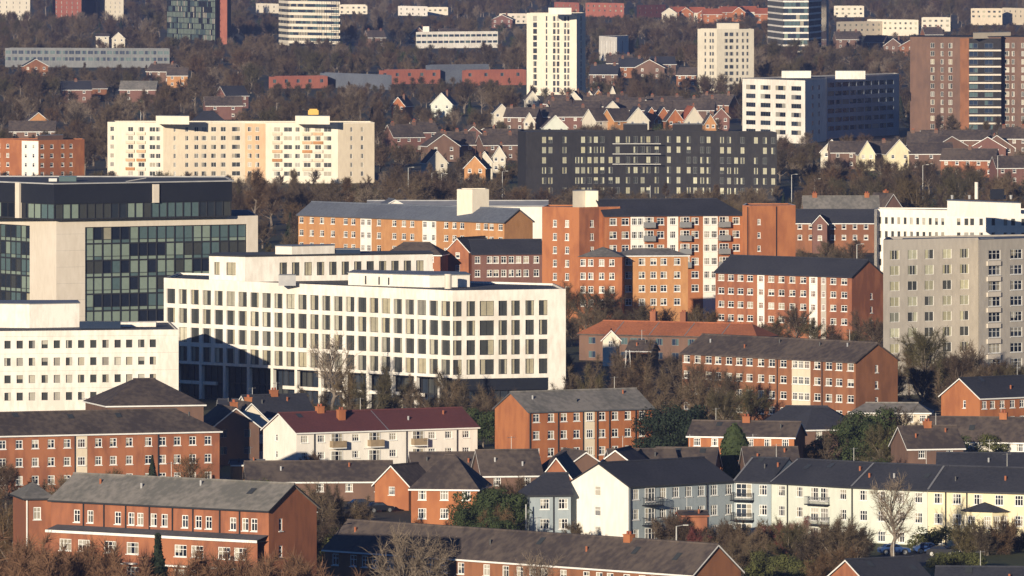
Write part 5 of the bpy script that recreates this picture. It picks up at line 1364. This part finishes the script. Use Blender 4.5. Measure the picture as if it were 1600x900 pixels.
# the rest of the woods is one mass
rest = cand[nind:]
tc = bpy.data.collections.new('tree_kinds')
ks = []
for nm, sd, a_ in (('a', 100, (11.5, 5.2, 'round', 9000, .045)), ('b', 101, (11.5, 5.4, 'round', 8000, .045)), ('c', 102, (11.5, 4.8, 'round', 9000, .045)), ('d', 103, (13, 4.6, 'tall', 7000, .045)), ('e', 104, (10.5, 4.6, 'vase', 7000, .045)), ('f', 105, (11.5, 5.2, 'pale', 4500, .04))):
    tr, cr = grow(sd, *a_[:3], ntw=a_[3], tw=a_[4]); tr.add(cr, (0, 0, 0), 0); ks.append(tr)
for g_ in (leafy(110, 8, 8, 'leaf', n=2500), leafy(111, 9, 5, 'leaf_dark', cone=True, n=2200)): g_[0].add(g_[1], (0, 0, 0), 0); ks.append(g_[0])
for i, t in enumerate(ks):
    tc.objects.link(bpy.data.objects.new(f'tree_kind_{i}', t.mesh('tree')))
me = bpy.data.meshes.new('woodland'); me.from_pydata([(X, Y, 0) for Y, X, k, ht in rest], [], [])
at = me.attributes.new('size', 'FLOAT', 'POINT'); at.data.foreach_set('value', [ht / 11.5 for _, _, _, ht in rest])
at = me.attributes.new('pick', 'INT', 'POINT'); at.data.foreach_set('value', [6 if k == 'evergreen' else 7 if k == 'conifer' else rnd.choices(range(6), [5, 5, 5, 2, 3, 2])[0] for _, _, k, _ in rest])
wood = link('woodland', me); tag(wood, 'brown winter woodland spreading between the far buildings', 'woodland', kind='stuff')
ng = bpy.data.node_groups.new('scatter', 'GeometryNodeTree')
ng.interface.new_socket('Geometry', in_out='INPUT', socket_type='NodeSocketGeometry'); ng.interface.new_socket('Geometry', in_out='OUTPUT', socket_type='NodeSocketGeometry')
N, Lk = ng.nodes, ng.links
gi, go = N.new('NodeGroupInput'), N.new('NodeGroupOutput')
ci = N.new('GeometryNodeCollectionInfo'); ci.inputs['Collection'].default_value = tc; ci.inputs['Separate Children'].default_value = True; ci.inputs['Reset Children'].default_value = True
ip = N.new('GeometryNodeInstanceOnPoints'); ip.inputs['Pick Instance'].default_value = True
na = N.new('GeometryNodeInputNamedAttribute'); na.data_type = 'FLOAT'; na.inputs['Name'].default_value = 'size'
nb_ = N.new('GeometryNodeInputNamedAttribute'); nb_.data_type = 'INT'; nb_.inputs['Name'].default_value = 'pick'
rr_ = N.new('FunctionNodeRandomValue'); rr_.data_type = 'FLOAT_VECTOR'; rr_.inputs[0].default_value = (-.05, -.05, 0); rr_.inputs[1].default_value = (.05, .05, 6.28)
Lk.new(gi.outputs[0], ip.inputs['Points']); Lk.new(ci.outputs[0], ip.inputs['Instance'])
Lk.new(next(o for o in na.outputs if o.enabled), ip.inputs['Scale']); Lk.new(next(o for o in nb_.outputs if o.enabled), ip.inputs['Instance Index'])
Lk.new(rr_.outputs[0], ip.inputs['Rotation']); Lk.new(ip.outputs[0], go.inputs[0])
wood.modifiers.new('scatter', 'NODES').node_group = ng

# ================================================================ street lamps and poles
def pole(px, yt, yb, label, arm=0, name='street_lamp', grp='street lamps'):
    X, Y = P(px, yb); hh = (yb - yt) * Y / F
    o = bpy.data.objects.new(name, None); COL.objects.link(o); o.location = (X, Y, 0); tag(o, label, 'street lamp' if name == 'street_lamp' else 'pole', grp)
    m = MB(); m.tube((0, 0, 0), (0, 0, hh * .3), .14, .13, 8, 'metal'); m.tube((0, 0, hh * .3), (0, 0, hh), .10, .07, 8, 'metal'); link('post', m.mesh('post'), o)
    if name == 'street_lamp':
        m = MB(); m.tube((0, 0, hh - .05), (arm or 1.0, 0, hh + .15), .05, .04, 6, 'metal'); link('arm', m.mesh('arm'), o)
        m = MB(); a = arm or 1.0; m.box((a - .1, -.14), (.75 if a > 0 else -.75, 0), (0, .28), hh + .08, hh + .2, 'lamp_glass'); link('lamp_head', m.mesh('lamp_head'), o)
    return o
for px, yt, yb, lab, nm in ((30, 762, 900, 'pale pole at the left edge beside the brick end wing', 'pole'), (149, 755, 905, 'slim pole before the walkway block, second from left', 'street_lamp'), (477, 802, 935, 'tall pale lamp post beside the right gable of walkway block', 'street_lamp'),
        (1237, 273, 330, 'lamp post at the right corner of the dark block', 'street_lamp'), (1273, 280, 330, 'shorter lamp post above the chimney terrace', 'street_lamp'), (1370, 290, 335, 'small lamp post between chimney terrace and white block', 'street_lamp'),
        (1442, 258, 335, 'tall lamp post before the third cream gable', 'street_lamp'), (1559, 243, 300, 'lamp post right of the red brick house', 'street_lamp'), (690, 272, 335, 'lamp post above the white shed roof', 'street_lamp'), (638, 262, 325, 'lamp post below cream block shadow', 'street_lamp'),
        (675, 270, 330, 'second lamp post in the row above the white shed', 'street_lamp'), (785, 268, 320, 'lamp post left of the dark block', 'street_lamp'), (1339, 382, 440, 'grey lamp post in shade right of red brick flats', 'street_lamp'), (1016, 290, 340, 'white mast above the navy roof', 'pole'),
        (822, 788, 845, 'pole left of blue wing', 'pole'), (1057, 822, 868, 'white lamp post in the garden of the blue block', 'street_lamp'), (1335, 880, 940, 'short lamp with white head at bottom edge', 'street_lamp'), (1192, 545, 640, 'pole before brown brick flats', 'pole'), (220, 158, 190, 'pale pole among the trees above cream block', 'pole'), (33, 168, 200, 'thin pole among trees at far left', 'pole')):
    pole(px, yt, yb, lab, name=nm, grp='street lamps' if nm == 'street_lamp' else 'slim poles')
# lattice mast right of the white grid office
X, Y = P(981, 640); o = bpy.data.objects.new('lattice_mast', None); COL.objects.link(o); o.location = (X, Y, 0); tag(o, 'slim pale lattice mast among trees right of white grid office', 'mast')
hh = 10.5; c4 = [(-1, -1), (1, -1), (1, 1), (-1, 1)]
for i in range(4):
    m = MB(); x, y = c4[i]; m.tube((x * .9, y * .9, 0), (x * .3, y * .3, hh), .07, .05, 4, 'metal'); link('leg', m.mesh('leg'), o)
m = MB()
for j in range(9):
    a, b = .9 - .6 * j / 9, .9 - .6 * (j + 1) / 9
    for i in range(4):
        p, q = c4[i], c4[(i + 1) % 4]; m.tube((p[0] * a, p[1] * a, hh * j / 9), (q[0] * b, q[1] * b, hh * (j + 1) / 9), .03, .03, 3, 'metal')
link('bracing', m.mesh('bracing'), o)

# ================================================================ cars
def car(px, py, th, paint, label, glass='glass'):
    X, Y = P(px, py); o = bpy.data.objects.new('parked_car', None); COL.objects.link(o); o.location = (X, Y, .012); o.rotation_euler = (0, 0, math.radians(th))
    tag(o, label, 'car', 'cars parked below the yellow block')
    pr = [(-2.15, .3), (-2.2, .7), (-2.1, .92), (-1.75, 1.0), (-1.15, 1.42), (.25, 1.46), (1.0, .98), (1.9, .86), (2.15, .68), (2.2, .3)]
    m = MB()
    def yw(z): return .88 if z <= 1.0 else .70
    Lf = [(x, -yw(z), z) for x, z in pr]; Rt = [(x, yw(z), z) for x, z in pr]
    for i in range(len(pr)):
        j = (i + 1) % len(pr); m.poly([Lf[i], Rt[i], Rt[j], Lf[j]], paint)
    low = [0, 1, 2, 3, 6, 7, 8, 9]; m.poly([Lf[i] for i in low][::-1], paint); m.poly([Rt[i] for i in low], paint)
    m.poly([Lf[i] for i in (3, 4, 5, 6)][::-1], paint); m.poly([Rt[i] for i in (3, 4, 5, 6)], paint)
    link('body', m.mesh('body'), o)
    for s_ in (-1, 1):
        m = MB(); y = s_ * .885
        def q(x, z): t = (z - 1.0) / .45; return (x, s_ * (.885 - .175 * t), z)
        m.poly([q(-1.5, 1.06), q(-.35, 1.06), q(-.35, 1.36), q(-1.1, 1.36)][::s_], glass); m.poly([q(-.25, 1.06), q(.78, 1.06), q(.2, 1.38), q(-.25, 1.38)][::s_], glass)
        link('side_window', m.mesh('side_window'), o)
        for x in (-1.35, 1.35):
            m = MB(); m.tube((x, s_ * .70, .32), (x, s_ * .92, .32), .32, .32, 14, 'rubber'); w_ = link('wheel', m.mesh('wheel'), o)
            m = MB(); m.tube((x, s_ * .90, .32), (x, s_ * .935, .32), .2, .2, 10, 'metal'); link('rim', m.mesh('rim'), w_)
        m = MB(); m.box((2.12, s_ * .7 - .15), (.09, 0), (0, .3), .62, .76, 'lamp_glass'); link('headlight', m.mesh('headlight'), o)
    m = MB(); m.poly([(.93, -.66, 1.05), (.93, .66, 1.05), (.33, .62, 1.435), (.33, -.62, 1.435)], glass); ob = link('windscreen', m.mesh('windscreen'), o); ob.location = (.02, 0, .015)
    m = MB(); m.poly([(-1.68, .66, 1.06), (-1.68, -.66, 1.06), (-1.2, -.62, 1.41), (-1.2, .62, 1.41)], glass); ob = link('rear_window', m.mesh('rear_window'), o); ob.location = (-.02, 0, .015)
car(1397, 866, 12, 'blue_paint', 'dark blue parked car with pale bonnet, leftmost below the painted terrace')
car(1452, 864, 8, 'blue_paint', 'bright blue parked car beside the lawn below the yellow block')
car(1474, 869, -25, 'dark_paint', 'black parked car just right of the bright blue car')
car(566, 795, 15, 'dark_paint', 'dark parked car in shade left of hipped brick house')
car(592, 800, 30, 'dark_paint', 'second dark parked car nearest the hipped brick house')
# ================================================================ haze
if HAZE:
    m = bpy.data.materials.new('haze'); m.use_nodes = True; m.node_tree.nodes.clear()
    ou = m.node_tree.nodes.new('ShaderNodeOutputMaterial'); pv = m.node_tree.nodes.new('ShaderNodeVolumePrincipled')
    pv.inputs['Color'].default_value = (.38, .50, .95, 1); pv.inputs['Density'].default_value = HAZE; pv.inputs['Anisotropy'].default_value = .2
    m.node_tree.links.new(pv.outputs[0], ou.inputs['Volume'])
    b = MB(); M['haze'] = m; b.prism([(-6500, -20), (6500, -20), (6500, 16500), (-6500, 16500)], -1.5, 101, 'haze')
    tag(link('haze', b.mesh('haze')), kind='stuff')
print('TREES', NT, 'rest', len(rest), 'objects', len(SC.objects))
